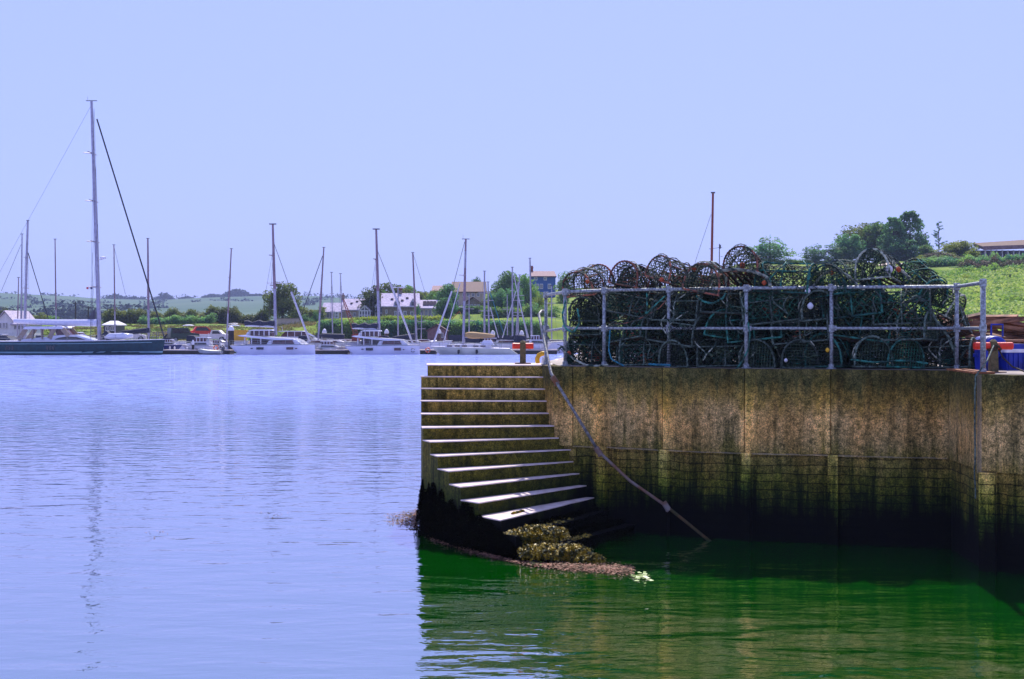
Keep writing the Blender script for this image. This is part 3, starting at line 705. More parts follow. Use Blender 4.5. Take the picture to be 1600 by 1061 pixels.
# ------------------------------------------------------------------ lobster pots
PW, PH, PL = .50, .39, .74
def arch(t, w=PW, h=PH):      # t 0..1 along the D-shaped hoop
    a = t*PI; x = -math.cos(a)*w/2; z = math.sin(a)**.72*h
    return x, z
def wrapped(mb, pts, r, n=6, step=.022, closed=False, amp=.34):
    out = []; pts = [Vector(p) for p in pts]+([Vector(pts[0])] if closed else [])
    for a, b in zip(pts, pts[1:]):
        k = max(1, int((b-a).length/step+.5))
        for i in range(k): out.append(a+(b-a)*i/k)
    if not closed: out.append(pts[-1])
    mb.tube(out, [r*(1+(amp if i % 2 else -amp)*.6) for i in range(len(out))], n, closed=closed)
def pot(seed, hoop, net, length=PL):
    rr = random.Random(seed); w = PW*rr.uniform(.96, 1.05); h = PH*rr.uniform(.95, 1.06); L = length
    t = thing('lobster_pot', 'lobster pot', 'lobster pot')
    mb = MB(); e = .015
    wrapped(mb, [(-w/2,-L/2,e),(w/2,-L/2,e),(w/2,L/2,e),(-w/2,L/2,e)], .013, closed=True, step=.03)
    mb.build('base_frame', MATS[hoop], t)
    mb = MB()
    for i in range(5): mb.box((-w/2+.06+i*(w-.12)/4, 0, .008), (.035, L-.02, .012))
    mb.build('base_slats', MATS['pot_slat'], t)
    for j, y in enumerate((-L/2, 0, L/2)):
        mb = MB(); sk = rr.uniform(-.03, .03)
        pts = [(arch(i/18, w, h)[0]+sk*math.sin(PI*i/18), y, arch(i/18, w, h)[1]+e) for i in range(19)]
        wrapped(mb, pts, .0145 if j != 1 else .011); mb.build('hoop', MATS[hoop], t)
    for q in (.5, .22, .78):
        x, z = arch(q, w, h); mb = MB()
        wrapped(mb, [(x, -L/2, z+e), (x, 0, z+e-.004), (x, L/2, z+e)], .009 if q != .5 else .011, 5); mb.build('ridge_bar', MATS[hoop], t)
    # knotted diamond netting stretched over the hoops
    mb = MB(); na, nl = 24, 16
    def sp_(i, j):
        a = i/na; x, z = arch(a, w, h); y = -L/2+L*j/nl
        sag = 1-.10*math.sin(PI*((j/nl*2) % 1.0))-.07*mn.noise(Vector((i*.45+seed, j*.5, 0))); y += .03*mn.noise(Vector((i*.4, j*.6, seed)))
        return Vector((x*sag, y, z*sag+e))
    G = [[sp_(i, j) for j in range(nl+1)] for i in range(na+1)]
    for i in range(na):
        for j in range(nl):
            if (i+j) % 2 == 0: mb.tube([G[i][j], G[i+1][j+1]], .0052, 3, cap=False)
            else: mb.tube([G[i+1][j], G[i][j+1]], .0052, 3, cap=False)
            if rr.random() < .16: mb.leaf((G[i][j]+G[i+1][j+1])/2, rr.uniform(.015, .035), rr)
    for y in (-L/2, L/2):
        for k in range(1, 13):
            x = -w/2+w*k/13; zz = (max(0, 1-(x/(w/2))**2))**.5*h*.98
            mb.tube([(x, y, 0), (x+.03, y*.985, zz)], .0048, 3, cap=False)
        for k in range(1, 9):
            z = h*k/9.5; xx = w/2*(max(0, 1-(z/h)**2))**.5
            mb.tube([(-xx, y, z), (xx, y*.985, z+.01)], .0048, 3, cap=False)
    mb.build('netting', MATS[net], t)
    # entrance funnel in the side
    mb = MB(); sgn = rr.choice((-1, 1)); c = Vector((sgn*w*.16, rr.uniform(-.12, .12), h*.5))
    ring = [c+Vector((0, math.cos(a)*.085, math.sin(a)*.085)) for a in [k*PI/8 for k in range(16)]]
    mb.tube(ring, .008, 5, closed=True)
    for k in range(0, 16, 2):
        a = k*PI/8; mb.tube([ring[k], (sgn*w*.43, c.y+math.cos(a)*.17, h*.45+math.sin(a)*.16)], .004, 3, cap=False)
    mb.build('entrance_funnel', MATS[rr.choice(['rope_pale', 'rope_teal', 'rope_pale'])], t)
    mb = MB(); pts = []; c = Vector((rr.uniform(-.08,.08), rr.uniform(-.2,.2), h*.30))
    for k in range(46):
        a = k*.55; rad = .09+.03*math.sin(k*.31); pts.append(c+Vector((math.cos(a)*rad, math.sin(a)*rad*1.3, .0025*k-.05+rr.uniform(-.01,.01))))
    mb.tube(pts, .0075, 5); mb.build('rope_coil', MATS[rr.choice(['rope_teal','rope_black','rope_rust','rope_black'])], t)
    # tangled weed and old bait cord inside
    mb = MB()
    ft = .25 if hoop in ('rope_rust', 'rope_pale') else 1.0
    for k in range(int(330*ft)):
        mb.leaf((rr.gauss(0, .25)*w, rr.uniform(-.46, .46)*L, rr.random()*h*.86), rr.uniform(.010, .034), rr)
    for k in range(int(34*ft)):
        p = Vector((rr.uniform(-.4, .4)*w, rr.uniform(-.45, .45)*L, rr.uniform(.05, .8)*h)); pts = [p]
        for q in range(5): p = p+Vector((rr.gauss(0, .06), rr.gauss(0, .06), rr.gauss(0, .04))); pts.append(Vector((max(-w/2, min(w/2, p.x)), p.y, max(.01, min(h, p.z)))))
        mb.tube(pts, .0055, 3, cap=False)
    mb.build('tangle', MATS['net_dark'], t)
    mb = MB(); pts = []
    ph = rr.uniform(0, 6)
    for k in range(40):
        a = .5+.46*math.sin(k*.21+ph); x, z = arch(max(.02, min(.98, a)), w*1.05, h*1.05); pts.append((x, -L/2+L*(k/39)+.05*math.sin(k*.9+ph), z+.02+.012*math.sin(k*1.3)))
    wrapped(mb, pts, .009, 5, .03); mb.build('lashing', MATS[rr.choice(['rope_teal','rope_black','rope_pale'])], t)
    note_kids(t); return t
VAR = [('teal-roped','rope_teal','net_dark'),('black-roped','rope_black','net_dark'),('rusty-brown','rope_rust','net_dark'),('pale-roped','rope_pale','net_dark'),('green-netted','rope_teal','net_green'),('dark green','rope_black','net_green')]
protos = [(n, pot(40+i, a, b)) for i, (n, a, b) in enumerate(VAR)]
used_p = set()
ORD = ['first','second','third','fourth','fifth','sixth','seventh','eighth','ninth','tenth','eleventh','twelfth','thirteenth','fourteenth','fifteenth']
LAY = ['bottom','second','third','top']; ROW = ['front','middle','back']
rr = random.Random(77)
def along(px, d):
    w = wall_at(px); tt = (wall_at(min(px+6, 1482))-wall_at(px-6)).normalized() if px < 1476 else (WALL[9]-WALL[8]).normalized()
    n = Vector((-tt.y, tt.x)); q = w+n*d
    if px > 1482: q = q+tt*(px-1482)/120
    return q, math.atan2(tt.y, tt.x)
EXT = {(0,0):(872,1440),(0,1):(872,1412),(0,2):(874,1376),(0,3):(874,1345),(1,0):(884,1415),(1,1):(886,1385),(1,2):(890,1350),(1,3):(905,1160),(2,0):(890,1330),(2,1):(890,1280),(2,2):(898,1180)}
for row in range(3):
    for lay in range(4):
        if (row, lay) not in EXT: continue
        a, b = EXT[(row, lay)]; px = a; n = 0
        while px < b:
            endon = rr.random() < (.62 if lay in (0, 3) else .45)
            wm = (PW if endon else PL)*1.03; wp = wm*F/19.8
            q, ang = along(px+wp/2, (.60 if endon else .50)+row*.76+max(0, 935-px)*.005+rr.uniform(-.05, .05))
            w_ = [0,1,1,5,5,3,4,4,1] if lay < 3 else [2,2,3,2,4,2,3,0]
            vi = rr.choice(w_); nm, pr = protos[vi]
            if vi in used_p: o = copy_tree(pr)
            else: o = pr; used_p.add(vi)
            z = DECK+.01+lay*.335+(rr.uniform(-.04, .05) if lay else 0)
            if lay == 3 and row == 0 and 1125 < px+wp/2 < 1185: z += .13
            if lay == 3: z += rr.uniform(-.06, .12)
            tl = .04 if lay == 0 else (.20 if lay < 3 else .26)
            o.location = (q.x, q.y, z)
            o.rotation_euler = (rr.uniform(-tl, tl), rr.uniform(-tl, tl), ang+(0 if endon else PI/2)+rr.choice((0, PI))+rr.uniform(-.38, .38))
            sc = rr.uniform(.94, 1.06)*(.97 if endon else 1); o.scale = (sc, sc, sc*rr.uniform(.95, 1.06))
            tag(o, '%s lobster pot lying %s, %s from the left in the %s layer, %s row' % (nm, 'end-on' if endon else 'sideways', ORD[n], LAY[lay], ROW[row]), 'lobster pot', 'lobster pots stacked on the quay')
            px += wp*(rr.uniform(.84, 1.0) if lay < 3 else rr.uniform(.98, 1.16)); n += 1
# slumping pots at the right end of the heap
for px, z, rx, rz, vi, lab in [(1430, 1.02, .5, .4, 0, 'teal-roped lobster pot slumping off the right end of the heap, uppermost'),(1476, .40, -.35, 1.1, 1, 'black lobster pot tilted at the right foot of the heap'),(1496, .0, .1, .3, 5, 'dark green lobster pot lying last on the right beside the railing bend'),(1452,.80,.45,.9,3,'pale-roped lobster pot leaning on the right slope of the heap')]:
    o = copy_tree(protos[vi][1]); q, ang = along(px, .8); o.location = (q.x, q.y, DECK+z); o.rotation_euler = (rx, .2, rz); o.scale = (.9,.9,.9)
    tag(o, lab, 'lobster pot', 'lobster pots stacked on the quay')
# ropes and floats on the heap
def drape(pxs, d, r, m, lab, loop=False):
    pts = []
    ctl = []
    for px, y in pxs:
        q, _ = along(px, d); D = q.y; ctl.append(P(px, y, D))
    for a, b in zip(ctl, ctl[1:]):
        for k in range(6): pts.append(a+(b-a)*k/6+Vector((rr.uniform(-.006,.006), rr.uniform(-.02,.02), rr.uniform(-.006,.006))))
    pts.append(ctl[-1])
    for _ in range(2):
        pts = [pts[0]]+[(pts[i-1]+pts[i]*2+pts[i+1])/4 for i in range(1, len(pts)-1)]+[pts[-1]]
    mb = MB(); wrapped(mb, pts, r, 6, .03); tag(mb.build('tangled_rope', MATS[m], smooth=False), lab, 'rope')
drape([(953,515),(951,545),(955,562),(975,572)], .13, .011, 'rope_blue', 'blue rope hanging beside the second railing post to the quay edge')
drape([(1014,569),(1030,570),(1048,571)], .18, .016, 'rope_blue', 'short thick turquoise rope end lying at the foot of the third post')
drape([(1010,458),(1011,480),(1009,491),(1022,478),(1040,462)], .12, .010, 'rope_teal', 'teal cord hanging in a hook from the top rail left of centre')
drape([(950,505),(975,506),(1000,498),(1030,482),(1040,470)], .14, .007, 'rope_rust', 'thin brown cord slanting up behind the rails near the third post')
drape([(1168,503),(1172,520),(1170,545),(1160,565),(1148,578),(1135,586),(1118,584),(1106,577)], .06, .012, 'rope_teal', 'green rope looping from the centre post down over the quay edge')
drape([(1088,462),(1100,472),(1115,474),(1130,466),(1134,458)], .10, .015, 'rope_teal', 'sagging green rope loop under the top rail near the centre post')
drape([(884,470),(878,492),(882,512),(896,520),(906,505),(902,482)], .15, .013, 'rope_teal', 'knotted green rope bundle at the left end of the heap')
drape([(872,548),(878,540),(885,552),(898,562),(915,571),(935,572),(950,570)], .16, .016, 'rope_pale', 'pale coiled rope along the foot of the heap at its left end')
drape([(1335,452),(1355,436),(1375,424),(1392,415),(1408,422),(1422,436)], .42, .022, 'rope_pale', 'thick pale rope humped over the top pots near the right end')
drape([(1400,505),(1412,480),(1430,462),(1446,470),(1462,500),(1480,522),(1492,550),(1496,570)], .3, .020, 'rope_black', 'dark rope trailing down the right end of the heap')
drape([(1122,424),(1150,420),(1175,424),(1198,432),(1204,448)], .2, .024, 'rope_pale', 'thick pale green rope arched below the tallest hoop pot')
drape([(1330,562),(1370,566),(1410,563),(1450,568)], .15, .014, 'rope_teal', 'green rope lying along the quay edge under the right part of the heap')
drape([(1270,446),(1285,430),(1300,420),(1325,430),(1340,446),(1352,455)], .3, .018, 'rope_pale', 'pale looped rope hung over the pots left of the rope hump')
def floaty(px, y, d, r, m, lab):
    q, _ = along(px, d); c = P(px, y, q.y); t = thing('net_float', lab, 'float', c)
    r *= .72; mb = MB(); mb.lathe((0,0,0), [(r*.25,-r*1.05),(r*.7,-r*.75),(r,-r*.2),(r*.95,r*.35),(r*.55,r*.85),(r*.2,r*1.1)], 12); mb.build('body', MATS[m], t, smooth=True)
    mb = MB(); mb.tube([(math.cos(a)*r*.3, 0, r*1.15+math.sin(a)*r*.3) for a in [k*PI/5 for k in range(10)]], r*.09, 5, closed=True); mb.build('eyelet', MATS['rope_black'], t)
for a in [(1160,415,.55,.06,'orange_plastic','rusty orange float inside the tallest hoop pot'),(1166,425,.5,.04,'orange_plastic','smaller orange float low in the tallest hoop pot'),(1034,437,.2,.045,'orange_plastic','orange float on the heap above the third post'),(1085,420,.3,.05,'orange_plastic','orange float on the heap left of the tallest hoop pot'),(918,440,.45,.04,'orange_plastic','orange float at the upper left corner of the heap'),(1300,426,.3,.045,'orange_plastic','orange float between two top pots above the fifth post'),(1262,455,.16,.055,'white_plastic','white float hanging just below the top rail'),(1266,478,.16,.06,'white_plastic','bigger pale float below the white one under the top rail'),(1389,421,.35,.075,'white_plastic','white float under the rope hump near the right end'),(1404,421,.35,.05,'orange_plastic','orange float under the rope hump near the right end'),(1194,442,.2,.045,'orange_plastic','orange float just above the top rail right of the centre post'),(1293,547,.2,.04,'yellow_plastic','yellow float low behind the fifth post'),(889,552,.25,.045,'orange_plastic','orange and tan float low at the left foot of the heap'),(1228,563,.2,.035,'white_plastic','little white float on the quay between two bottom pots')]: floaty(*a)
bin_(1318, 1345, 506, 522, 20.9, 'yellow fish box glimpsed through the pots right of the fifth post', body='yellow_plastic', rim='yellow_plastic').location.z = DECK+.32
for i, (x0, x1, D) in enumerate([(1180,1245,23.5),(1255,1300,23.3),(1352,1400,23.8),(1405,1465,23.2),(1040,1100,23.6),(985,1030,23.9)]):
    t = bin_(x0, x1, 545, 566, D, 'pale fish box glimpsed low behind the heap, %s from the left' % ['fourth','fifth','sixth','seventh, last','third','first'][i], body='white_plastic'); 

# ------------------------------------------------------------------ trees
def ell(rr):
    while True:
        v = Vector((rr.uniform(-1,1), rr.uniform(-1,1), rr.uniform(-1,1)))
        if v.length < 1: return v
TREE = {}
def tree_proto(kind, leafm, seed):
    """unit tree: height 1, crown width 1"""
    rr = random.Random(seed); cr = MB(); tr = MB()
    if kind in ('round', 'bush', 'open'):
        c0 = .47 if kind != 'bush' else .42; hz = .53 if kind != 'bush' else .5
        ncl = {'round': 92, 'bush': 44, 'open': 34}[kind]; n = {'round': 80, 'bush': 66, 'open': 62}[kind]
        for i in range(ncl):
            d = ell(rr).normalized()*rr.uniform(.25, .9)
            if kind == 'bush' and d.z < -.5: d.z *= .6
            c = Vector((d.x*.46, d.y*.46, c0+d.z*hz*.90)); s = rr.uniform(.08, .17)
            for k in range(n):
                v = ell(rr); v = v.normalized()*v.length**.5
                cr.leaf(c+Vector((v.x*s, v.y*s, v.z*s*.8)), rr.uniform(.018, .031), rr)
            if kind != 'bush' and i % 3 == 0: tr.tube([(0,0,.3), (c.x*.5, c.y*.5, .28+c.z*.3), c], [.02,.012,.005], 5)
        tr.tube([(0,0,-.08),(.01,0,.15),(0,.01,.35),(.01,0,.7)], [.035,.028,.02,.008], 7)
    elif kind == 'conifer':
        for i in range(110):
            z = .06+.92*(i/110)**.95; rad = .5*(1-z)**.5*(.7+.45*rr.random())+.03; a = rr.uniform(0, 2*PI)
            c = Vector((math.cos(a)*rad*.72, math.sin(a)*rad*.72, z)); s = .05+.10*(1-z)
            for k in range(58):
                v = ell(rr); cr.leaf(c+Vector((v.x*s*1.2, v.y*s*1.2, v.z*s*.7-.02)), rr.uniform(.016, .030), rr)
            if i % 4 == 0: tr.tube([(0,0,z-.03), c], [.008,.004], 4)
        tr.tube([(0,0,-.08),(0,0,.5),(0,0,.97)], [.03,.018,.004], 7)
    elif kind == 'sparse':
        tr.tube([(0,0,-.05),(.01,0,.5),(0,0,1)], [.028,.018,.005], 6)
        for i in range(26):
            z = .3+.68*i/26; L = .5*(1.15-z)*rr.uniform(.6, 1.1); a = rr.uniform(0, 2*PI); e = Vector((math.cos(a)*L, math.sin(a)*L, z+L*.18))
            tr.tube([(0,0,z), e], [.009,.004], 4)
            for k in range(46):
                t = rr.uniform(.35, 1.05); v = ell(rr)*.045; cr.leaf(Vector((e.x*t, e.y*t, z+(e.z-z)*t))+Vector((v.x,v.y,v.z*.5)), rr.uniform(.010, .02), rr)
    return cr, tr
def tree(kind, leafm, px, ytop, ybase, wpx, D, label, name='tree', cat='tree', group=None, seed=None):
    key = (kind, leafm, (seed or int(px)) % 2)
    x = X_(px, D); zb = Z_(ybase, D); h = Z_(ytop, D)-zb; w = wpx/F*D
    if key not in TREE:
        cr, tr = tree_proto(kind, leafm, hash(kind) % 97 if False else len(TREE)*13+5)
        t = thing(name, label, cat, (x, D, zb), group=group)
        cr.build('crown', MATS[leafm], t); tr.build('trunk' if kind != 'bush' else 'stem', MATS['bark'], t); note_kids(t); TREE[key] = t
    else:
        t = copy_tree(TREE[key]); t.name = name; t.location = (x, D, zb); tag(t, label, cat)
        if 'group' in t: del t['group']
        if group: t['group'] = group
    t.scale = (w, w, h); t.rotation_euler = (0, 0, R.uniform(0, 6.28))
    return t
tree('round','leaf_olive',441,436,502,70,212,'round dark tree standing alone behind the left catamaran')
tree('round','leaf_olive',583,442,500,52,222,'low spreading tree left behind the stone cottages')
tree('round','leaf_olive',614,431,500,66,226,'taller dark tree rising behind the tall stone cottage')
tree('round','leaf_green',598,449,500,40,224,'mid green tree between the long and the tall cottage')
tree('round','leaf_green',636,441,498,44,230,'green tree behind the ridge of the tall cottage')
tree('round','leaf_teal',694,458,505,38,214,'dark green tree close right of the solar-panelled cottage')
tree('round','leaf_olive',652,448,495,46,232,'small bushy tree at the right behind the tall stone cottage')
tree('round','leaf_teal',698,434,500,46,224,'dark green tree left of the brown-roofed house')
tree('round','leaf_green',676,452,498,34,228,'pale green tree beside the end of the tall stone cottage')
tree('round','leaf_teal',745,431,460,20,262,'little tree sticking up above the brown roof')
tree('round','leaf_green',792,417,497,56,236,'tall leafy tree right of the brown-roofed house')
tree('round','leaf_teal',779,448,500,44,226,'dark lower tree in front of the tall leafy tree')
tree('round','leaf_green',822,422,498,46,242,'tall green tree just left of the blue house')
tree('round','leaf_teal',803,440,503,40,224,'dark teal tree among the yacht masts')
tree('bush','leaf_yellow',846,452,492,40,222,'yellow-green bush below the blue house',name='bush',cat='bush')
tree('bush','leaf_teal',836,468,508,34,214,'dark bush low beneath the yellow-green bush',name='bush',cat='bush')
tree('round','leaf_green',881,421,480,34,246,'round green tree right of the blue house')
tree('bush','leaf_green',862,470,512,40,208,'green bush behind the left end of the railing',name='bush',cat='bush')
tree('bush','leaf_yellow',812,478,512,30,206,'light green shrub on the terrace behind the masts',name='bush',cat='bush')
tree('bush','leaf_olive',765,462,486,40,236,'olive shrub in the garden of the brown-roofed house',name='bush',cat='bush')
tree('bush','leaf_teal',728,485,504,26,214,'dark rounded shrub on the lawn below the brown-roofed house',name='bush',cat='bush')
tree('bush','leaf_teal',652,470,500,14,212,'narrow dark conifer shrub beside the solar-panelled cottage',name='bush',cat='bush')
tree('bush','leaf_teal',478,488,515,34,206,'dark shrub right of the beige garden wall',name='bush',cat='bush')
tree('bush','leaf_teal',494,480,515,18,204,'tall dark shrub at the left end of the cottages',name='bush',cat='bush')
tree('bush','leaf_yellow',62,486,505,44,210,'bright green bush behind the long teal yacht',name='bush',cat='bush')
tree('bush','leaf_olive',8,476,502,34,204,'olive bush above the white house at the left edge',name='bush',cat='bush')
tree('bush','leaf_green',84,490,506,20,206,'small green bush right of the bright one behind the teal yacht',name='bush',cat='bush')
# right hand hill
tree('bush','leaf_teal',1203,358,416,92,232,'large round tree alone on the skyline above the pots')
tree('bush','leaf_teal',1273,373,415,54,230,'small round tree left in the hilltop row')
tree('bush','leaf_teal',1306,375,415,60,230,'low rounded tree second in the hilltop row')
tree('round','leaf_olive',1345,344,412,78,238,'broad olive-topped tree in the middle of the hilltop wood')
tree('round','leaf_teal',1326,358,412,56,232,'dark tree at the left side of the hilltop wood')
tree('round','leaf_green',1374,341,413,72,234,'green broadleaf tree left of the tall conifers')
tree('conifer','leaf_teal',1396,338,414,66,230,'tall dark conifer, left one of the hilltop pair',seed=1)
tree('conifer','leaf_teal',1422,328,414,78,232,'tallest dark conifer on the hilltop')
tree('round','leaf_teal',1408,368,414,76,228,'dark broad tree at the foot of the tall conifers')
tree('sparse','leaf_teal',1467,345,408,36,226,'thin bare-branched pine standing against the sky')
tree('sparse','leaf_teal',1447,362,406,26,230,'smaller thin pine beside the tall conifers')
tree('round','leaf_green',1448,380,410,36,224,'bushy tree left of the yellow-green tree')
tree('round','leaf_yellow',1497,369,408,66,220,'spreading yellow-green tree left of the pavilion')
tree('bush','leaf_yellow',1479,390,409,34,216,'yellow-green bush below the thin bare-branched pine',name='bush',cat='bush')
tree('bush','leaf_green',1534,396,410,22,212,'small green bush before the pavilion terrace end',name='bush',cat='bush')
tree('bush','leaf_yellow',1518,386,406,34,217,'yellow-green bush touching the pavilion',name='bush',cat='bush')
bl = ['dark shrub right of the rope hump below the hilltop wood','dark upright shrub at the top of the green slope','green shrub above the slope left of centre','yellow shrub edging the hilltop lawn','grey-green shrub under the yellow-green tree','low dark shrub on the slope edge','large green shrub on the upper terrace','dark shrub below the pavilion terrace','round shrub near the railing corner','brownish shrub at the right end of the upper terrace','olive shrub at the right edge below the pavilion','dark shrub at the right edge half way down the slope','yellow-green shrub beside the path on the hilltop','flat brown shrub left on the terrace','small teal shrub in front of the terrace']
for i, (px, yt, yb, w, D, m) in enumerate([(1428,408,440,40,200,'leaf_teal'),(1451,418,446,26,190,'leaf_teal'),(1470,396,412,40,210,'leaf_green'),(1482,412,428,50,205,'leaf_yellow'),(1466,392,404,50,214,'leaf_brown'),(1494,414,430,44,200,'leaf_teal'),(1515,408,426,50,204,'leaf_green'),(1545,408,424,46,204,'leaf_teal'),(1582,406,424,50,204,'leaf_teal'),(1560,402,414,66,208,'leaf_brown'),(1588,420,436,70,196,'leaf_brown'),(1606,432,468,34,170,'leaf_teal'),(1440,396,412,34,214,'leaf_yellow'),(1502,398,409,56,212,'leaf_olive'),(1532,418,430,34,198,'leaf_teal')]):
    tree('bush', m, px, yt, yb+2, w, D, bl[i], name='bush', cat='bush')
extra = [(1440,452,13,150,'leaf_green'),(1556,448,22,158,'leaf_teal'),(1470,470,16,138,'leaf_yellow'),(1530,476,18,132,'leaf_green'),(1590,478,20,136,'leaf_green'),(1508,441,24,172,'leaf_yellow'),(1575,438,26,172,'leaf_green'),(1460,438,20,176,'leaf_teal'),(1545,496,18,112,'leaf_yellow'),(1420,442,20,178,'leaf_green'),(1495,492,16,116,'leaf_teal')]
WHERE = ['left of the railing bend, half way up','right half of the slope, below the terrace','just above the top rail end','low on the slope right of the rail post','right edge, lower slope','centre top of the slope','upper right of the slope','upper left of the slope','just above the timber heap','behind the rope hump','low behind the railing bend']
for i, (px, yb, w, D, m) in enumerate(extra):
    zl = land(px, D); yb = YH+(CAMZ-zl)*F/D
    tree('bush', m, px, yb-w*.55, yb+1, w, D, 'small %s shrub on the green slope, %s' % ({'leaf_green':'green','leaf_teal':'dark','leaf_yellow':'yellowish'}[m], WHERE[i]), name='shrub', cat='shrub')
hdone = 1
# hedges
def hedge(px0, px1, D0, D1, h, dens, m, sz, name, label, kind='thing', depth=2.2, cat='hedge', zadd=0.0, var=.5, ytop=None):
    rr = random.Random(int(px0)+5); mb = MB(); n = int((px1-px0)*dens)
    for i in range(n):
        t = rr.random(); u = px0+(px1-px0)*t; D = D0+(D1-D0)*t+rr.uniform(-depth/2, depth/2)
        hh = h*(1-var*.5+var*mn.noise(Vector((u/13, 0, D/50)))+var*.5*mn.noise(Vector((u/4, 3, 0))))
        zl = land(u, D); hm_ = (Z_(ytop, D)-zl)*(1-.25*var+.3*var*mn.noise(Vector((u/7, 0, 5)))) if ytop else hh
        z = zl+zadd+hm_*rr.random()**.8
        for _ in range(5): mb.leaf((X_(u, D)+rr.gauss(0, .22), D+rr.gauss(0, .3), z+rr.gauss(0, .16)), sz, rr)
    return tag(mb.build(name, MATS[m]), label, cat if kind == 'thing' else cat, kind=None if kind == 'thing' else kind)
hedge(163, 340, 232, 230, 2.5, 26, 'leaf_olive', .17, 'hedge', 'long shaggy green hedge along the left bank below the far hills', depth=3)
hedge(335, 420, 230, 224, 2.4, 26, 'leaf_olive', .17, 'hedge', 'shaggy hedge continuing up to the round lone tree', depth=3)
hedge(455, 505, 224, 218, 2.1, 26, 'leaf_olive', .16, 'hedge', 'olive hedge between the lone tree and the cottages', depth=3)
hedge(220, 335, 226, 226, 1.4, 10, 'leaf_teal', .15, 'hedge', 'darker low shrubs in front of the long left hedge', depth=1.5)
hedge(500, 700, 186.5, 186.5, 2.6, 34, 'leaf_teal', .13, 'ivy_hedge', 'dark ivy-covered bank below the cottage lawn', depth=1.6, var=.15, ytop=502)
hedge(700, 850, 186.5, 187, 2.4, 30, 'leaf_teal', .13, 'ivy_hedge', 'dark green clipped hedge behind the crowd of masts', depth=1.6, var=.2, ytop=502)
hedge(500, 690, 190.5, 190.5, .5, 26, 'leaf_yellow', .10, 'hedge', 'bright flowering strip edging the cottage lawn', depth=1.2, var=.6)
hedge(755, 850, 204, 206, 1.6, 22, 'leaf_green', .13, 'hedge', 'green terrace hedge above the masts', depth=2)
hedge(700, 760, 228, 228, 1.0, 22, 'leaf_teal', .12, 'hedge', 'trim dark hedge in front of the brown-roofed house', depth=1, var=.1)
hedge(640, 690, 250, 256, 3.4, 34, 'leaf_olive', .18, 'hedge', 'olive trees massed on the rise behind the right cottage', depth=3)
hedge(1415, 1640, 206, 201, 1.3, 22, 'leaf_teal', .13, 'hedge', 'dark hedge row along the top of the green slope', depth=2, var=.7)
hedge(1395, 1640, 190, 186, 1.0, 16, 'leaf_green', .14, 'hedge', 'broken second hedge row half way down the green slope', depth=2.5, var=1.2)
hedge(1500, 1640, 196, 192, 1.3, 14, 'leaf_brown', .13, 'hedge', 'brownish hedge bank under the pavilion at the right', depth=2, var=.9)
hedge(1185, 1330, 231, 231, .5, 12, 'leaf_green', .1, 'hedge', 'low green hedge at the crest behind the top pots', depth=1)
# scrub over the slope
rr = random.Random(9); mb = MB(); mb2 = MB()
for i in range(15500):
    u = rr.uniform(1170, 1680) if i < 10000 else rr.choice((rr.uniform(1020, 1170), rr.uniform(1680, 1980))); D = 88+112*rr.random()**.8
    if u < 1420 and D > 150 and rr.random() < .92: continue
    if u > 1400 and D > 186: continue
    z = land(u, D); s = rr.uniform(.25, .85)*(D/120)**.4; x = X_(u, D)
    nn = 11
    for k in range(3):
        v = ell(rr); mb2.leaf((x+v.x*s*1.3, D-.2+v.y*s, z+.02+abs(v.z)*s*.3), rr.uniform(.18, .34), rr)
    for k in range(nn):
        v = ell(rr); mb.leaf((x+v.x*s, D+v.y*s, z+abs(v.z)*s*.9+.05), rr.uniform(.10, .22), rr)
tag(mb2.build('undergrowth', MATS['leaf_green']), 'darker green undergrowth between the pale leaves on the slope', 'undergrowth', kind='stuff')
tag(mb.build('scrub', MATS['scrub_leaf']), 'leafy light green ground cover over the slope right of the pots', 'ground cover', kind='stuff')

mb = MB()
for i in range(7000):
    u = rr.uniform(-60, 505); D = rr.uniform(184, 230)
    if mn.noise(Vector((u/30, D/6, 4))) < (.05 if D > 205 else -.35): continue
    z = land(u, D); s = rr.uniform(.12, .5) if D < 206 else rr.uniform(.1, .25); x = X_(u, D)
    for k in range(8):
        v = ell(rr); mb.leaf((x+v.x*s*1.5, D+v.y*s, z+abs(v.z)*s*.8+.03), rr.uniform(.06, .14), rr)
tag(mb.build('rough_grass', MATS['leaf_rough']), 'rough tussocky grass over the left shore bank', 'rough grass', kind='stuff')

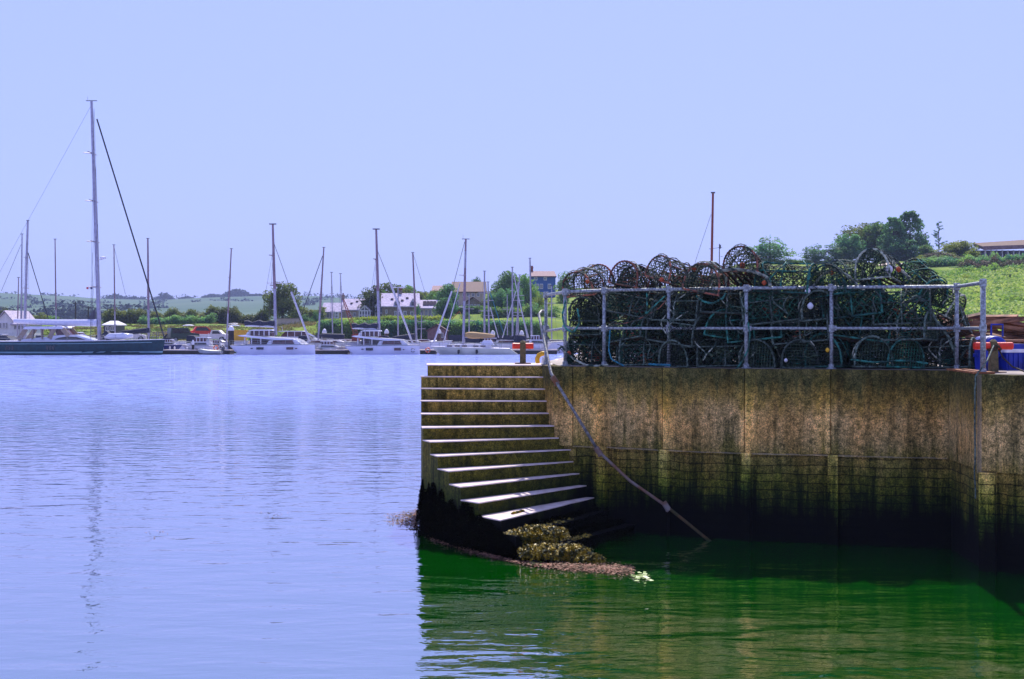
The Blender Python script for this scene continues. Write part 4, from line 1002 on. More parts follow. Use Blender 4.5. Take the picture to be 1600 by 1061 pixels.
# ------------------------------------------------------------------ buildings (measured in picture columns at distance D)
class PX:
    """local frame of a thing seen broadside: picture columns/rows at distance D -> local x, z"""
    def __init__(s, px, ybase, D, z0=None): s.px, s.D = px, D; s.o = Vector((X_(px, D), D, Z_(ybase, D) if z0 is None else z0))
    def x(s, px): return X_(px, s.D)-s.o.x
    def z(s, y): return Z_(y, s.D)-s.o.z
def house(name, label, x0, x1, yb, ye, yr, D, depth, wallm, roofm, cat='house', hip=0.0, over=2, front_gable=None, rz=0.0):
    f = PX((x0+x1)/2, yb, D); t = thing(name, label, cat, f.o, rz)
    a, b, e, r = f.x(x0), f.x(x1), f.z(ye), f.z(yr); o = over*D/F
    if front_gable:
        mb = MB(); m = (a+b)/2; mb.prismy([(a,-1.5),(b,-1.5),(b,e),(m,r-.12),(a,e)], 0, depth); mb.build('wall', MATS[wallm], t)
        mb = MB(); th = .14
        for s_ in (-1, 1):
            xe = m+s_*((b-a)/2+o); ze = e-(r-e)*o/((b-a)/2)
            mb.prismy([(m, r), (xe, ze), (xe, ze+th), (m, r+th)][::s_], -.25, depth+.1)
        mb.build('roof', MATS[roofm], t)
    else:
        mb = MB(); mb.prismx([(0,-1.5),(depth,-1.5),(depth,e),(depth/2,r-.12),(0,e)], a, b); mb.build('wall', MATS[wallm], t)
        mb = MB(); th = .15; k = (r-e)/(depth/2)
        H = hip*(b-a)
        vs = [(a-o,-.35,e-.35*k),(b+o,-.35,e-.35*k),(b+o-H,depth/2,r),(a-o+H,depth/2,r),(a-o,depth+.35,e-.35*k),(b+o,depth+.35,e-.35*k)]
        top = [(v[0],v[1],v[2]+th) for v in vs]
        mb.add(top+vs, [(0,1,2,3),(3,2,5,4),(0,3,4),(1,5,2),(6,7,1,0),(10,4,5,11),(6,0,4,10),(7,11,5,1),(9,8,7,6),(10,11,8,9)])
        mb.build('roof', MATS[roofm], t)
    return t, f, depth, e, r
def window(t, f, x0, x1, y0, y1, yloc=-.03, frame='white_paint', glass='door_glass', bars=1, name='window', rows=0):
    a, b, z1, z0 = f.x(x0), f.x(x1), f.z(y0), f.z(y1); fw = min(.12, (b-a)*.16)
    mb = MB(); 
    mb.box(((a+b)/2, yloc-.02, z1-fw/2), (b-a, .09, fw)); mb.box(((a+b)/2, yloc-.02, z0+fw/2), (b-a, .09, fw))
    for xx in (a+fw/2, b-fw/2): mb.box((xx, yloc-.02, (z0+z1)/2), (fw, .09, z1-z0-2*fw))
    for k in range(bars): mb.box((a+(b-a)*(k+1)/(bars+1), yloc-.015, (z0+z1)/2), (fw*.7, .07, z1-z0-2*fw))
    for k in range(rows): mb.box(((a+b)/2, yloc-.012, z0+(z1-z0)*(k+1)/(rows+1)), (b-a-2*fw, .05, fw*.7))
    w = mb.build(name, MATS[frame], t)
    mb = MB(); mb.box(((a+b)/2, yloc+.02, (z0+z1)/2), (b-a-fw, .03, z1-z0-fw)); mb.build('pane', MATS[glass], w)
def skylight(t, f, x, y, depth, e, r, w=3.6, h=3.2, glass='solar'):
    xc = f.x(x); zc = f.z(y); k = (r-e)/(depth/2); yc = (zc-e)/k; ww = w*f.D/F; L = h*f.D/F*1.3
    n = Vector((0,-k,1)).normalized(); d = Vector((0,1,k)).normalized(); c = Vector((xc, yc, zc))+n*.22
    mb = MB(); vs = []
    for s in (-.05, .05):
        for i, j in ((-1,-1),(1,-1),(1,1),(-1,1)): vs.append(c+Vector((ww/2*i,0,0))+d*L/2*j+n*s)
    mb.add(vs, [(3,2,1,0),(4,5,6,7),(0,1,5,4),(1,2,6,5),(2,3,7,6),(3,0,4,7)]); mb.build('roof_window', MATS[glass], t)
def chimney(t, f, x0, x1, y0, y1, yl, m='grey_stone', pots=1):
    a, b = f.x(x0), f.x(x1); mb = MB(); z0, z1 = f.z(y1), f.z(y0)
    mb.box(((a+b)/2, yl, (z0+z1)/2), (b-a, .8, z1-z0)); mb.box(((a+b)/2, yl, z1+.05), (b-a+.15, .95, .12)); c = mb.build('chimney', MATS[m], t)
    mb = MB()
    for k in range(pots): mb.lathe((a+(b-a)*(k+.5)/pots, yl, z1+.1), [(.12,0),(.1,.35)], 8)
    mb.build('chimney_pot', MATS['brick_red'], c)
# long low cottage
t,f,d,e,r = house('cottage','long low stone cottage with pale slate roof and glazed conservatories',532,597,499.5,484,467.5,222,8,'cream_render','slate_pale')
for x, y in ((547,475.5),(555,472.5),(565,472)): skylight(t, f, x, y, d, e, r)
chimney(t, f, 529.5, 533.5, 461.5, 480, d/2); chimney(t, f, 575.5, 580.5, 466, 477, d/2)
window(t, f, 552, 556, 488, 495); window(t, f, 544.5, 548.5, 488, 496)
fg = PX((532+597)/2, 499.5, 222)
def conserv(t, f, x0, x1, yb, ye, yr, depth=2.6, bars=3):
    a, b, z0, e, r = f.x(x0), f.x(x1), f.z(yb), f.z(ye), f.z(yr); m = (a+b)/2; w = .13
    mb = MB(); y = -depth
    for i in range(bars+2): xx = a+(b-a)*i/(bars+1); mb.box((xx, y, (z0+e)/2), (w, w, e-z0))
    mb.box((m, y, e), (b-a, w*1.1, w)); mb.box((m, y, z0+w), (b-a, w*1.1, w)); mb.box((m, y-.01, z0+(e-z0)*.45), (b-a, w, w*.8))
    mb.bar((a, y, e), (m, y, r), w, w); mb.bar((m, y, r), (b, y, e), w, w); mb.bar((m, y, e), (m, y, r), w*.8, w*.8)
    for s in (a, b): mb.box((s, y/2, e), (w, depth, w))
    c = mb.build('conservatory', MATS['white_paint'], t)
    mb = MB(); mb.prismy([(a+.02,z0),(b-.02,z0),(b-.02,e),(m,r),(a+.02,e)], y+.08, y+.12); mb.build('glazing', MATS['door_glass'], c)
    mb = MB(); th = .1
    for s_ in (-1, 1):
        xe = m+s_*((b-a)/2+.2); ze = e-.12
        mb.prismy([(m, r+.05), (xe, ze), (xe, ze+th), (m, r+.05+th)][::s_], y-.15, .8)
    mb.build('gable_roof', MATS['slate_pale'], c)
conserv(t, f, 564, 581, 498, 486, 478.5)
conserv(t, f, 588, 600, 497, 480, 470, depth=1.6, bars=1)
t,f,d,e,r = house('garden_room','small glazed garden room with a pale roof at the left end of the cottages',504,531,499,487,474,220,5.5,'cream_render','slate_pale','house')
for a_ in (504.5, 510, 515.5): window(t, f, a_, a_+4.6, 488, 497.5, rows=0)
window(t, f, 523, 531, 487, 497.5, yloc=-1.2, bars=2, rows=1)
t,f,d,e,r = house('tall_cottage','tall stone cottage with pale slate roof, dormers and a big chimney',597.5,655,498,478.5,458.5,218,9,'grey_stone','slate_pale',rz=.10)
for x, y in ((613,469),(629,471),(637,467)): skylight(t, f, x, y, d, e, r, 4, 4)
chimney(t, f, 624.5, 629, 453.5, 466, d/2, pots=2)
for xa in (616, 641):
    mb = MB(); a, b, z0, ze, zr = f.x(xa), f.x(xa+9), f.z(479), f.z(472), f.z(466); mb.prismy([(a,z0),(b,z0),(b,ze),((a+b)/2,zr),(a,ze)], -.1, 3); dm = mb.build('dormer', MATS['slate_pale'], t)
    mb = MB(); mb.box(((a+b)/2, -.14, (z0+ze)/2+.1), ((b-a)*.6, .06, (ze-z0)*.75)); mb.build('dormer_window', MATS['door_glass'], dm)
for xa, xb, ya in ((616,620,486),(621,625,486),(630,635,486),(641,646,487)): window(t, f, xa, xb, ya, 497)
window(t, f, 602.5, 605.5, 484, 490)
t,f,d,e,r = house('solar_cottage','low cottage wing with dark solar panels on its pale roof',655,686,497,481.5,469.5,219,6.5,'cream_render','slate_pale',rz=.05)
mb = MB(); k = (r-e)/(d/2); n = Vector((0,-k,1)).normalized()
for i in range(4):
    xa = f.x(661+i*5.3); xb = f.x(665.9+i*5.3); z0, z1 = f.z(479), f.z(472.5); y0, y1 = (z0-e)/k, (z1-e)/k
    vs = [Vector(v)+n*s for s in (.2,.28) for v in ((xa,y0,z0),(xb,y0,z0),(xb,y1,z1),(xa,y1,z1))]
    mb = MB(); mb.add(vs, [(3,2,1,0),(4,5,6,7),(0,1,5,4),(1,2,6,5),(2,3,7,6),(3,0,4,7)]); mb.build('solar_panel', MATS['solar'], t)
for xa in (657,664,670,676): window(t, f, xa, xa+4.5, 483.5, 495)
# brown roofed house
t,f,d,e,r = house('brown_roof_house','large house with long brown tiled roof and white windowed walls',706,757,481,456,440,250,10,'cream_render','tile_brown')
for xa in (722.5,729,737,745): window(t, f, xa, xa+4.6, 457.5, 463.5)
window(t, f, 713, 717, 470, 477)
t,f,d,e,r = house('porch_wing','front wing with a wide shallow gable below the brown-roofed house',725,752,484,474,465,242,6,'grey_stone','tile_brown',front_gable=True)
for xa in (729,735,740.5,746): window(t, f, xa, xa+3.8, 475.5, 483)
t,f,d,e,r = house('white_house','small white house with pinkish roof half hidden in the trees',676,692,470,455,446.5,262,8,'white_paint','tile_pink')
window(t, f, 679, 683, 457, 463)
t,f,d,e,r = house('blue_house','blue two-storey house with a pinkish hipped roof and red chimney',829,868,462,432,423.5,264,8,'blue_render','tile_pink',hip=.06,over=1.5)
for xa in (834.5,849.5): window(t, f, xa, xa+5, 433, 438)
for xa in (837,843.5,856): window(t, f, xa, xa+5, 443.5, 451.5)
chimney(t, f, 829.5, 833.5, 417.5, 430, d/2, 'brick_red', 2)
t,f,d,e,r = house('boathouse','brownish boathouse with a gable end low behind the pontoon',668,698,531,517,508,182,8,'tile_pink','tile_brown',front_gable=True,cat='boathouse')
window(t, f, 689, 693, 520, 528)
t,f,d,e,r = house('white_cottage','white gabled cottage at the left edge behind the long yacht',-4,19,524,500,486.5,186,9,'white_paint','slate_pale',front_gable=True)
window(t, f, 4, 9, 504, 513, bars=2); window(t, f, 9.5, 12, 504, 513); window(t, f, -2, 3, 504, 513, bars=1)
t,f,d,e,r = house('white_outbuilding','low white building with a row of windows beside the gabled cottage',19,42,524,507,500,186,6,'white_paint','slate_pale')
for xa in (22,28,34): window(t, f, xa, xa+4, 508.5, 515)
t,f,d,e,r = house('kiosk','small dark-windowed hut with a white hipped roof behind the yacht mast',162,182,521,508,503,186,4,'slate_dark','white_paint',hip=.3,cat='hut')
window(t, f, 165, 171, 510, 517); window(t, f, 173, 179, 510, 517)
# beige garden wall
f = PX(451, 512, 205); t = thing('garden_wall', 'plain beige garden wall behind the right end of the left catamaran', 'wall', f.o)
mb = MB(); mb.box((0,0,f.z(498)/2-.5), (f.x(468)-f.x(433), .35, f.z(498)+1)); mb.build('wall', MATS['cream_render'], t)
mb = MB(); mb.box((0,0,f.z(498)+.05), (f.x(469)-f.x(432), .5, .1)); mb.build('coping', MATS['grey_stone'], t)
# pavilion on the right hill
f = PX(1575, 406, 216); t = thing('pavilion', 'low modern pavilion with a broad brown canted roof and glass front on the hilltop', 'pavilion', f.o, .06)
mb = MB(); mb.box((0,4.5,f.z(390)/2-.6), (f.x(1640)-f.x(1534), 6, f.z(390)+1.1)); mb.build('wall', MATS['door_glass'], t)
mb = MB(); zf, zb_ = f.z(391), f.z(379); mb.add([(f.x(1529),-1.5,zf),(f.x(1660),-1.5,f.z(386)),(f.x(1660),9,f.z(372)),(f.x(1556),9,zb_),(f.x(1529),-1.5,zf+.45),(f.x(1660),-1.5,f.z(386)+.45),(f.x(1660),9,f.z(372)+.45),(f.x(1556),9,zb_+.45)], [(3,2,1,0),(4,5,6,7),(0,1,5,4),(1,2,6,5),(2,3,7,6),(3,0,4,7)]); mb.build('roof', MATS['pavilion_roof'], t)
mb = MB(); mb.bar((f.x(1529),-1.56,zf+.2), (f.x(1660),-1.56,f.z(386)+.2), .08, .6); mb.build('fascia', MATS['tile_pink'], t)
for i in range(9):
    mb = MB(); x = f.x(1538+i*9); mb.box((x, -.2, f.z(391)/2), (.16,.16,f.z(391))); mb.build('column', MATS['white_paint'], t)
mb = MB(); mb.box((0,-1,.0), (f.x(1640)-f.x(1530), 3.5, .35)); mb.build('terrace', MATS['cream_render'], t)
f = PX(1400, 413, 218)
mb = MB(); rows = []
for i in range(13):
    u = 1378+i*5; D = 214+math.sin(i*.4)*3; rows.append((u, D))
for u, D in rows: mb.v += [(X_(u,D), D, land(u,D)+.07), (X_(u,D), D+2.4, land(u,D+2.4)+.07)]
mb.f += [(2*i,2*i+2,2*i+3,2*i+1) for i in range(12)]; tag(mb.build('footpath', MATS['cream_render']), kind='structure')

# ------------------------------------------------------------------ boats
def hull(f, xs, xb, yd_s, yd_b, beam, hullm, t, wl=0.0, bow_rake=0, stern_rake=0, stripe=None, anti=True, rot=0.0, name='hull', full=.5, sheer_dip=.0, yoff=0.0, deckm='white_deck', loc=True):
    """loft from stern column xs to bow column xb; deck rows yd_s/yd_b; returns deck height function"""
    L = xb-xs; sgn = 1 if L > 0 else -1; zs, zb = f.z(yd_s), f.z(yd_b); zw = wl-f.o.z if loc else wl
    N = 18; secs = []
    a, b = f.x(xs), f.x(xb)
    for i in range(N+1):
        s = i/N; hb = beam/2*(min(1, (1-s)/full)**.62 if s > 1-full else 1-.18*((1-full-s)/(1-full))**2)
        hb = max(hb, .03); zd = zs+(zb-zs)*s-sheer_dip*math.sin(PI*s)
        row = []
        for (q, hz) in ((.0,-.42),(.55,-.36),(.84,-.10),(.93,.10),(.98,.45),(1.0,.86),(1.0,1.0)):
            z = zw+hz*(zd-zw) if hz > 0 else zw+hz
            rk = bow_rake*max(0, s-.6)/.4*(1-(z-zw)/(zd-zw))-stern_rake*max(0, .2-s)/.2*(1-(z-zw)/(zd-zw))
            if hz <= .1: hbq = hb*q*(1-.5*max(0, s-.6)/.4)
            else: hbq = hb*q*(1-.25*(1-hz)*max(0, s-.6)/.4)
            row.append((a+(b-a)*s-sgn*rk, hbq, z))
        secs.append(row)
    def skin(k0, k1):
        mb = MB(); n = k1-k0+1
        for side in (-1, 1):
            o = len(mb.v)
            for row in secs:
                for p in row[k0:k1+1]: mb.v.append((p[0], side*p[1]+yoff, p[2]))
            for i in range(N):
                for k in range(n-1):
                    q = (o+i*n+k, o+(i+1)*n+k, o+(i+1)*n+k+1, o+i*n+k+1); mb.f.append(q if side < 0 else q[::-1])
        n2 = (N+1)*n; mb.f.append(tuple([k for k in range(n)]+[n2+k for k in range(n-1, -1, -1)]))
        return mb
    h = skin(2, 6).build(name, MATS[hullm], t, rot=rot, smooth=False)
    for p in h.data.polygons: p.use_smooth = len(p.vertices) == 4
    skin(0, 2).build('antifouling', MATS['black_antifoul'], h, rot=rot)
    if stripe:
        mb = MB()
        for side in (-1, 1):
            for i in range(N):
                p, q = secs[i][3], secs[i+1][3]; p2, q2 = secs[i][4], secs[i+1][4]
                A = Vector((p[0], side*(p[1]+.02)+yoff, p[2]+.04)); B = Vector((q[0], side*(q[1]+.02)+yoff, q[2]+.04)); tt = .35
                C = A+(Vector((p2[0], side*(p2[1]+.02)+yoff, p2[2]))-A)*tt; Dd = B+(Vector((q2[0], side*(q2[1]+.02)+yoff, q2[2]))-B)*tt
                mb.add([A, B, Dd, C], [(0,1,2,3) if side < 0 else (3,2,1,0)])
        mb.build('boot_stripe', MATS[stripe], h, rot=rot)
    mb = MB(); 
    for i in range(N): 
        p, q = secs[i][-1], secs[i+1][-1]; mb.add([(p[0], -p[1]+yoff, p[2]+.01), (q[0], -q[1]+yoff, q[2]+.01), (q[0], yoff, q[2]+.07), (p[0], yoff, p[2]+.07), (p[0], p[1]+yoff, p[2]+.01), (q[0], q[1]+yoff, q[2]+.01)], [(0,1,2,3),(3,2,5,4)])
    mb.build('deck', MATS[deckm], t, rot=rot)
    mb = MB()
    for side in (-1, 1): mb.tube([(r_[-1][0], side*r_[-1][1]+yoff, r_[-1][2]+.02) for r_ in secs], .04, 5)
    mb.build('toe_rail', MATS['white_deck' if hullm != 'gelcoat' else 'galvanised'], t, rot=rot)
    return secs
def lifelines(secs, t, h=.6, every=2, rot=0.0, yoff=0.0):
    mb = MB()
    for side in (-1, 1):
        pts = [(r_[-1][0], side*(r_[-1][1]-.03)+yoff, r_[-1][2]) for r_ in secs]
        for p in pts[::every]: mb.tube([p, (p[0], p[1], p[2]+h)], .018, 4)
        for hh in (h*.55, h): mb.tube([(p[0], p[1], p[2]+hh) for p in pts], .012, 4)
    mb.build('guard_rail', MATS['galvanised'], t, rot=rot)
def sloped(f, pts, y0, y1, m, name, t, rot=0.0, inset=0.0):
    mb = MB(); pl = [(f.x(x), f.z(y)) for x, y in pts]
    n = len(pl); cz = max(p[1] for p in pl)
    mb.prismy(pl, y0, y1); return mb.build(name, MATS[m], t, rot=rot)
def mast(f, t, bx, by, tx, ty, r, m='mast_alu', spr=(.38,.66), n=8, w=1.0, base_y=0.0, head=True, top=.6):
    a = Vector((f.x(bx), base_y, f.z(by))); b = Vector((f.x(tx), base_y, f.z(ty)))
    mb = MB(); mb.tube([a, a+(b-a)*.5, a+(b-a)*.85, b], [r, r*.92, r*.78, r*top], n); ms = mb.build('mast', MATS[m], t)
    for q in spr:
        c = a+(b-a)*q; mb = MB(); mb.tube([c+Vector((-.25*w*.3,-w,.05)), c, c+Vector((-.25*w*.3,w,.05))], r*.22+.012, 5); mb.tube([c, c+Vector((-w*.55,-w*.4,.05))], r*.2+.012, 4); mb.build('spreader', MATS[m], ms)
    if head:
        mb = MB(); mb.box((b.x, 0, b.z+.04), (r*5+.1, .12, .07)); mb.tube([(b.x-r*2,0,b.z+.05),(b.x-r*2,0,b.z+.55)], .012, 4); mb.build('masthead', MATS['rigging'], ms)
    return a, b
def wire(t, a, b, r, m='rigging', name='stay'):
    mb = MB(); mb.tube([a, b], r, 5); return mb.build(name, MATS[m], t)

# --- the long teal sloop
f = PX(110, 553.5, 156, z0=0.0); t = thing('sailing_yacht', 'long dark teal sailing yacht with very tall white mast and white boom', 'sailing yacht', f.o)
f.o = Vector((X_(110,156),156,0)); t.location = f.o
secs = hull(f, -62, 258, 533, 530.5, 5.0, 'teal_hull', t, stripe='hull_stripe', full=.42, bow_rake=.3, sheer_dip=.1)
mb = MB()
for side in (-1,):
    for x0 in (20.5, 25, 30, 83.5, 88.5, 93):
        a, b = f.x(x0), f.x(x0+3.2)
        s = (f.x(x0)-f.x(-62))/(f.x(258)-f.x(-62)); hb = 2.5*(1 if s < .58 else min(1,(1-s)/.42)**.62)
        if s < .58: hb = 2.5*(1-.18*((.58-s)/.58)**2)
        mb = MB(); mb.box(((a+b)/2, -hb*.985-.01, (f.z(539.5)+f.z(546))/2), (b-a, .06, f.z(539.5)-f.z(546))); mb.build('hull_window', MATS['dark_glass'], t)
mb = MB(); 
for i in range(len(secs)-1):
    p, q = secs[i][-2], secs[i+1][-2]
    if i > 16 or i < 1: continue
    mb.tube([(p[0],-p[1]-.02,p[2]-.05),(q[0],-q[1]-.02,q[2]-.05)], .035, 4)
mb.build('cove_line', MATS['hull_stripe'], t)
lifelines(secs, t, .62)
sloped(f, [(35,531),(80,526),(100,523.5),(122,523),(136,527),(150,531),(150,533),(35,533)], -1.5, 1.5, 'gelcoat', 'cabin_trunk', t)
sloped(f, [(92,530.5),(98,527.5),(110,525.8),(126,526.3),(140,530.5)], -1.54, 1.54, 'dark_glass', 'cabin_window', t)
sloped(f, [(44,513.5),(48,510.5),(104,510),(107,512.5),(104,514),(46,514.5)], -1.7, 1.7, 'sail_cover_white', 'bimini', t)
for a, b in (((48,514),(36,531)),((60,514),(58,530)),((92,513),(84,529)),((104,513),(114,525)),((72,514),(74,530))):
    mb = MB()
    for s in (-1.5, 1.5): mb.bar((f.x(a[0]),s,f.z(a[1])), (f.x(b[0]),s,f.z(b[1])), .09, .5)
    mb.build('canopy_frame', MATS['canvas_tan'], t)
sloped(f, [(92,514),(104,513),(114,525),(95,524)], -1.3, 1.3, 'red_glass', 'windscreen', t)
a, b = mast(f, t, 155.5, 531, 143, 158, .22, 'mast_alu', spr=(.22,.41,.58,.78), w=1.6, n=10)
mb = MB(); mb.tube([(f.x(152),0,f.z(504.5)), (f.x(90),0,f.z(504)), (f.x(22),0,f.z(501.5))], [.42,.36,.26], 10); bm = mb.build('boom', MATS['sail_cover_white'], t)
wire(t, (f.x(151.5),0,f.z(186)), (f.x(257),0,f.z(528)), .085, 'stay_black', 'furled_forestay')
wire(t, (f.x(144),0,f.z(162)), (f.x(-58),0,f.z(530)), .014)
for s in (-2.1, 2.1):
    for y in (170, 260, 350): wire(t, (f.x(147+ (y-170)*.03),0,f.z(y)), (f.x(150),s,f.z(531)), .014, name='shroud')
mb = MB(); mb.lathe((f.x(161),0,f.z(405)), [(.1,0),(.32,.05),(.32,.25),(.1,.3)], 10); mb.bar((f.x(154),0,f.z(406)), (f.x(161),0,f.z(405)), .08,.08); mb.build('radar', MATS['white_paint'], t)
mb = MB()
fl = thing('signal_flag', 'small red, white and navy flag hoisted beside the tall white mast', 'flag', (f.o.x+f.x(143), 155.2, Z_(452,156)))
for i, c in enumerate(('flag_red','flag_white','flag_navy')):
    mb = MB(); x0 = -.32+i*.22; mb.add([(x0,0,0),(x0+.22,.05*(i%2)-.02,-.02),(x0+.22,.05*(i%2)-.02,.2),(x0,0,.22)], [(0,1,2,3)]); mb.build('flag_stripe', MATS[c], fl)
mb = MB(); mb.tube([(.35,0,-4.5),(.35,0,4)], .012, 4); mb.build('halyard', MATS['rigging'], fl)
sloped(f, [(134,503),(149,481),(149,503)], -.05, .05, 'slate_dark', 'storm_sail', t)
mb = MB(); mb.tube([(f.x(167),-.8,f.z(527.5)),(f.x(175),-1.0,f.z(525.5)),(f.x(196),-1.0,f.z(525)),(f.x(211),-.8,f.z(524.5))], [.12,.33,.36,.2], 10); tag(mb.build('deck_tender', MATS['gelcoat'], None, smooth=True), 'white inflatable tender lashed on the foredeck of the teal yacht', 'tender').location = f.o
sloped(f, [(158,524),(168,517),(176,524)], -.5, .5, 'sail_cover_dark', 'hatch_tent', t)
mb = MB()
for s in (-.7, .7): mb.tube([(f.x(236),s,f.z(530)),(f.x(237),s,f.z(519)),(f.x(262),0,f.z(519)),(f.x(261),0,f.z(527))], .035, 5); mb.tube([(f.x(246),s*.7,f.z(530)),(f.x(246),s*.7,f.z(519))], .03, 4)
mb.build('pulpit', MATS['rigging'], t)
mb = MB(); mb.tube([(f.x(262),0,f.z(522)),(f.x(254),0,f.z(531))], .1, 6); mb.box((f.x(263),0,f.z(529)), (.8,.4,.16)); mb.build('anchor_roller', MATS['stay_black'], t)

# --- catamarans
def catamaran(lab, xs, xb, yd, D, s, mx, my, tx, ty, stay, ring=False, hw=(), yw=544.5):
    c = (xs+xb)/2; f = PX(c, 553.5, D, z0=0.0); t = thing('catamaran', lab, 'catamaran', f.o); t.location = f.o
    W = 5.6
    s1 = hull(f, xs, xb, yd+1.5, yd, 1.9, 'gelcoat', t, full=.30, bow_rake=-.05, stern_rake=.9, name='near_hull')
    hull(f, xs, xb, yd+1.5, yd, 1.9, 'gelcoat', t, full=.30, bow_rake=-.05, stern_rake=.9, name='far_hull', yoff=W)
    lifelines(s1, t, .55, 3)
    g = lambda q: xs+(xb-xs)*q
    sloped(f, [(g(.14),yd+6),(g(.14),yd-1),(g(.83),yd-1),(g(.80),yd+6)], .85, W-.85, 'white_deck', 'bridge_deck', t)
    sloped(f, [(g(.43),yd),(g(.46),yd-6),(g(.50),yd-7.5),(g(.78),yd-7.5),(g(.86),yd)], -.55, W+.55, 'gelcoat', 'coachroof', t)
    sloped(f, [(g(.50),yd-1.3),(g(.515),yd-7),(g(.74),yd-7),(g(.765),yd-1.3)], -.62, W+.62, 'red_glass', 'saloon_window', t)
    sloped(f, [(g(.20),yd-1),(g(.20),yd-9),(g(.45),yd-9),(g(.44),yd-1)], 1.2, W-1.2, 'red_glass', 'cockpit_glazing', t)
    for q in (.17,.25,.36):
        mb = MB(); mb.box((f.x(g(q)), -.3, (f.z(yd)+f.z(yd-11))/2), (.12,.12,f.z(yd-11)-f.z(yd))); mb.build('roof_post', MATS['white_deck'], t)
    sloped(f, [(g(.09),yd-14.2),(g(.12),yd-15),(g(.45),yd-11.5),(g(.75),yd-8.8),(g(.77),yd-7.2),(g(.60),yd-7),(g(.40),yd-8.8),(g(.12),yd-13)], -.75, W+.75, 'gelcoat', 'hardtop', t)
    sloped(f, [(g(.195),yd-14.5),(g(.215),yd-22),(g(.43),yd-22),(g(.435),yd-13)], 1.3, W-1.3, 'red_glass', 'flybridge_glazing', t)
    sloped(f, [(g(.17),yd-21.6),(g(.24),yd-23.6),(g(.43),yd-23.6),(g(.445),yd-21.8)], 1.0, W-1.0, 'gelcoat', 'flybridge_roof', t)
    for q in (.20,.25,.31,.37,.43):
        mb = MB(); mb.box((f.x(g(q)), 1.25, (f.z(yd-14)+f.z(yd-22))/2), (.10,.10,f.z(yd-22)-f.z(yd-14))); mb.build('roof_post', MATS['white_deck'], t)
    sloped(f, [(g(.17),yd-19.5),(g(.19),yd-20.5),(g(.19),yd-13.5),(g(.145),yd-14)], 1.2, W-1.2, 'gelcoat', 'helm_seat', t)
    f.o.y = D
    a = Vector((f.x(mx), W/2, f.z(my))); b = Vector((f.x(tx), W/2, f.z(ty)))
    mb = MB(); mb.tube([a, a+(b-a)*.5, b], [.17,.15,.11], 8); ms = mb.build('mast', MATS['mast_alu'], t)
    mb = MB(); m_ = a+(b-a)*.42; mb.tube([m_, a+(b-a)*.7, b+Vector((0,0,.02))], [.165,.15,.115], 8); mb.build('upper_mast', MATS['mast_dull'], ms)
    mb = MB(); mb.box((b.x,W/2,b.z+.06), (.8,.2,.12)); mb.build('masthead', MATS['rigging'], ms)
    for q in (.45,.72):
        mb = MB(); cc = a+(b-a)*q; mb.tube([cc+Vector((-.3,-1.1,0)), cc, cc+Vector((-.3,1.1,0))], .05, 5); mb.build('spreader', MATS['mast_dull'], ms)
    return t, f, g, W
t, f, g, W = catamaran('large white catamaran with dark furled sail moored left of the stone cottages', 361, 492, 538.5, 157, 1, 424.5, 524, 419.5, 348, None)
for x0, x1, y0, y1 in ((403,414,542.5,546),(449.5,460.5,542.5,546),(394,397.5,543.5,545),(463,466.5,543.5,545)):
    mb = MB(); mb.box((f.x((x0+x1)/2), -.98, (f.z(y0)+f.z(y1))/2), (f.x(x1)-f.x(x0), .06, f.z(y0)-f.z(y1))); mb.build('hull_window', MATS['red_glass' if x1 > 450 else 'dark_glass'], t)
def boomset(t, f, W, x0, x1, y0, y1, m, bw='gelcoat'):
    mb = MB(); n = 9; pts = []; rs = []
    for i in range(n): q = i/(n-1); pts.append((f.x(x0+(x1-x0)*q), W/2, f.z((y0+y1)/2)+.05*math.sin(i*2.1))); rs.append(.25+.08*math.sin(i*1.7+1)+.05*q)
    mb.tube(pts, rs, 8); mb.build('sail_bag', MATS[m], t)
    mb = MB(); mb.tube([(f.x(x0),W/2,f.z(y1+1)), (f.x(x1),W/2,f.z(y1+2.8))], .11, 8); mb.build('boom', MATS[bw], t)
boomset(t, f, W, 375, 422, 502.5, 507.5, 'sail_cover_dark')
wire(t, (f.x(421.5),W/2,f.z(378)), (f.x(449),W/2,f.z(455)), .03); wire(t, (f.x(449),W/2,f.z(455)), (f.x(479),W/2,f.z(535)), .12, 'furled_sail', 'furled_jib')
for yy in (-.6, W+.6): wire(t, (f.x(420.5),W/2,f.z(385)), (f.x(404),yy,f.z(530)), .016, name='shroud')
t, f, g, W = catamaran('white catamaran with ring emblem on its bow moored below the cottages', 540, 655.5, 539.5, 157.5, .9, 589, 525, 584, 356, None)
for x0, x1, y0, y1 in ((573,584,543.5,547.5),(617,627.5,543.5,547.5),(566,569.5,544.8,546.3),(630.5,633,545.5,546.8)):
    mb = MB(); mb.box((f.x((x0+x1)/2), -.98, (f.z(y0)+f.z(y1))/2), (f.x(x1)-f.x(x0), .06, f.z(y0)-f.z(y1))); mb.build('hull_window', MATS['red_glass' if x0 > 600 else 'dark_glass'], t)
mb = MB()
for a0, a1, rr_ in ((20,165,.20),(200,340,.20)):
    mb.tube([(f.x(646)+math.cos(math.radians(q))*rr_, -.78+.0*q-.03, f.z(547.2)+math.sin(math.radians(q))*rr_) for q in range(a0, a1, 12)], .035, 5)
mb.build('emblem', MATS['slate_dark'], t)
boomset(t, f, W, 546, 586, 506.5, 511.5, 'sail_cover_dark')
wire(t, (f.x(585.5),W/2,f.z(388)), (f.x(607),W/2,f.z(442)), .03); wire(t, (f.x(607),W/2,f.z(442)), (f.x(642),W/2,f.z(537)), .12, 'furled_sail', 'furled_jib')
for yy in (-.6, W+.6): wire(t, (f.x(585),W/2,f.z(392)), (f.x(570),yy,f.z(532)), .016, name='shroud')

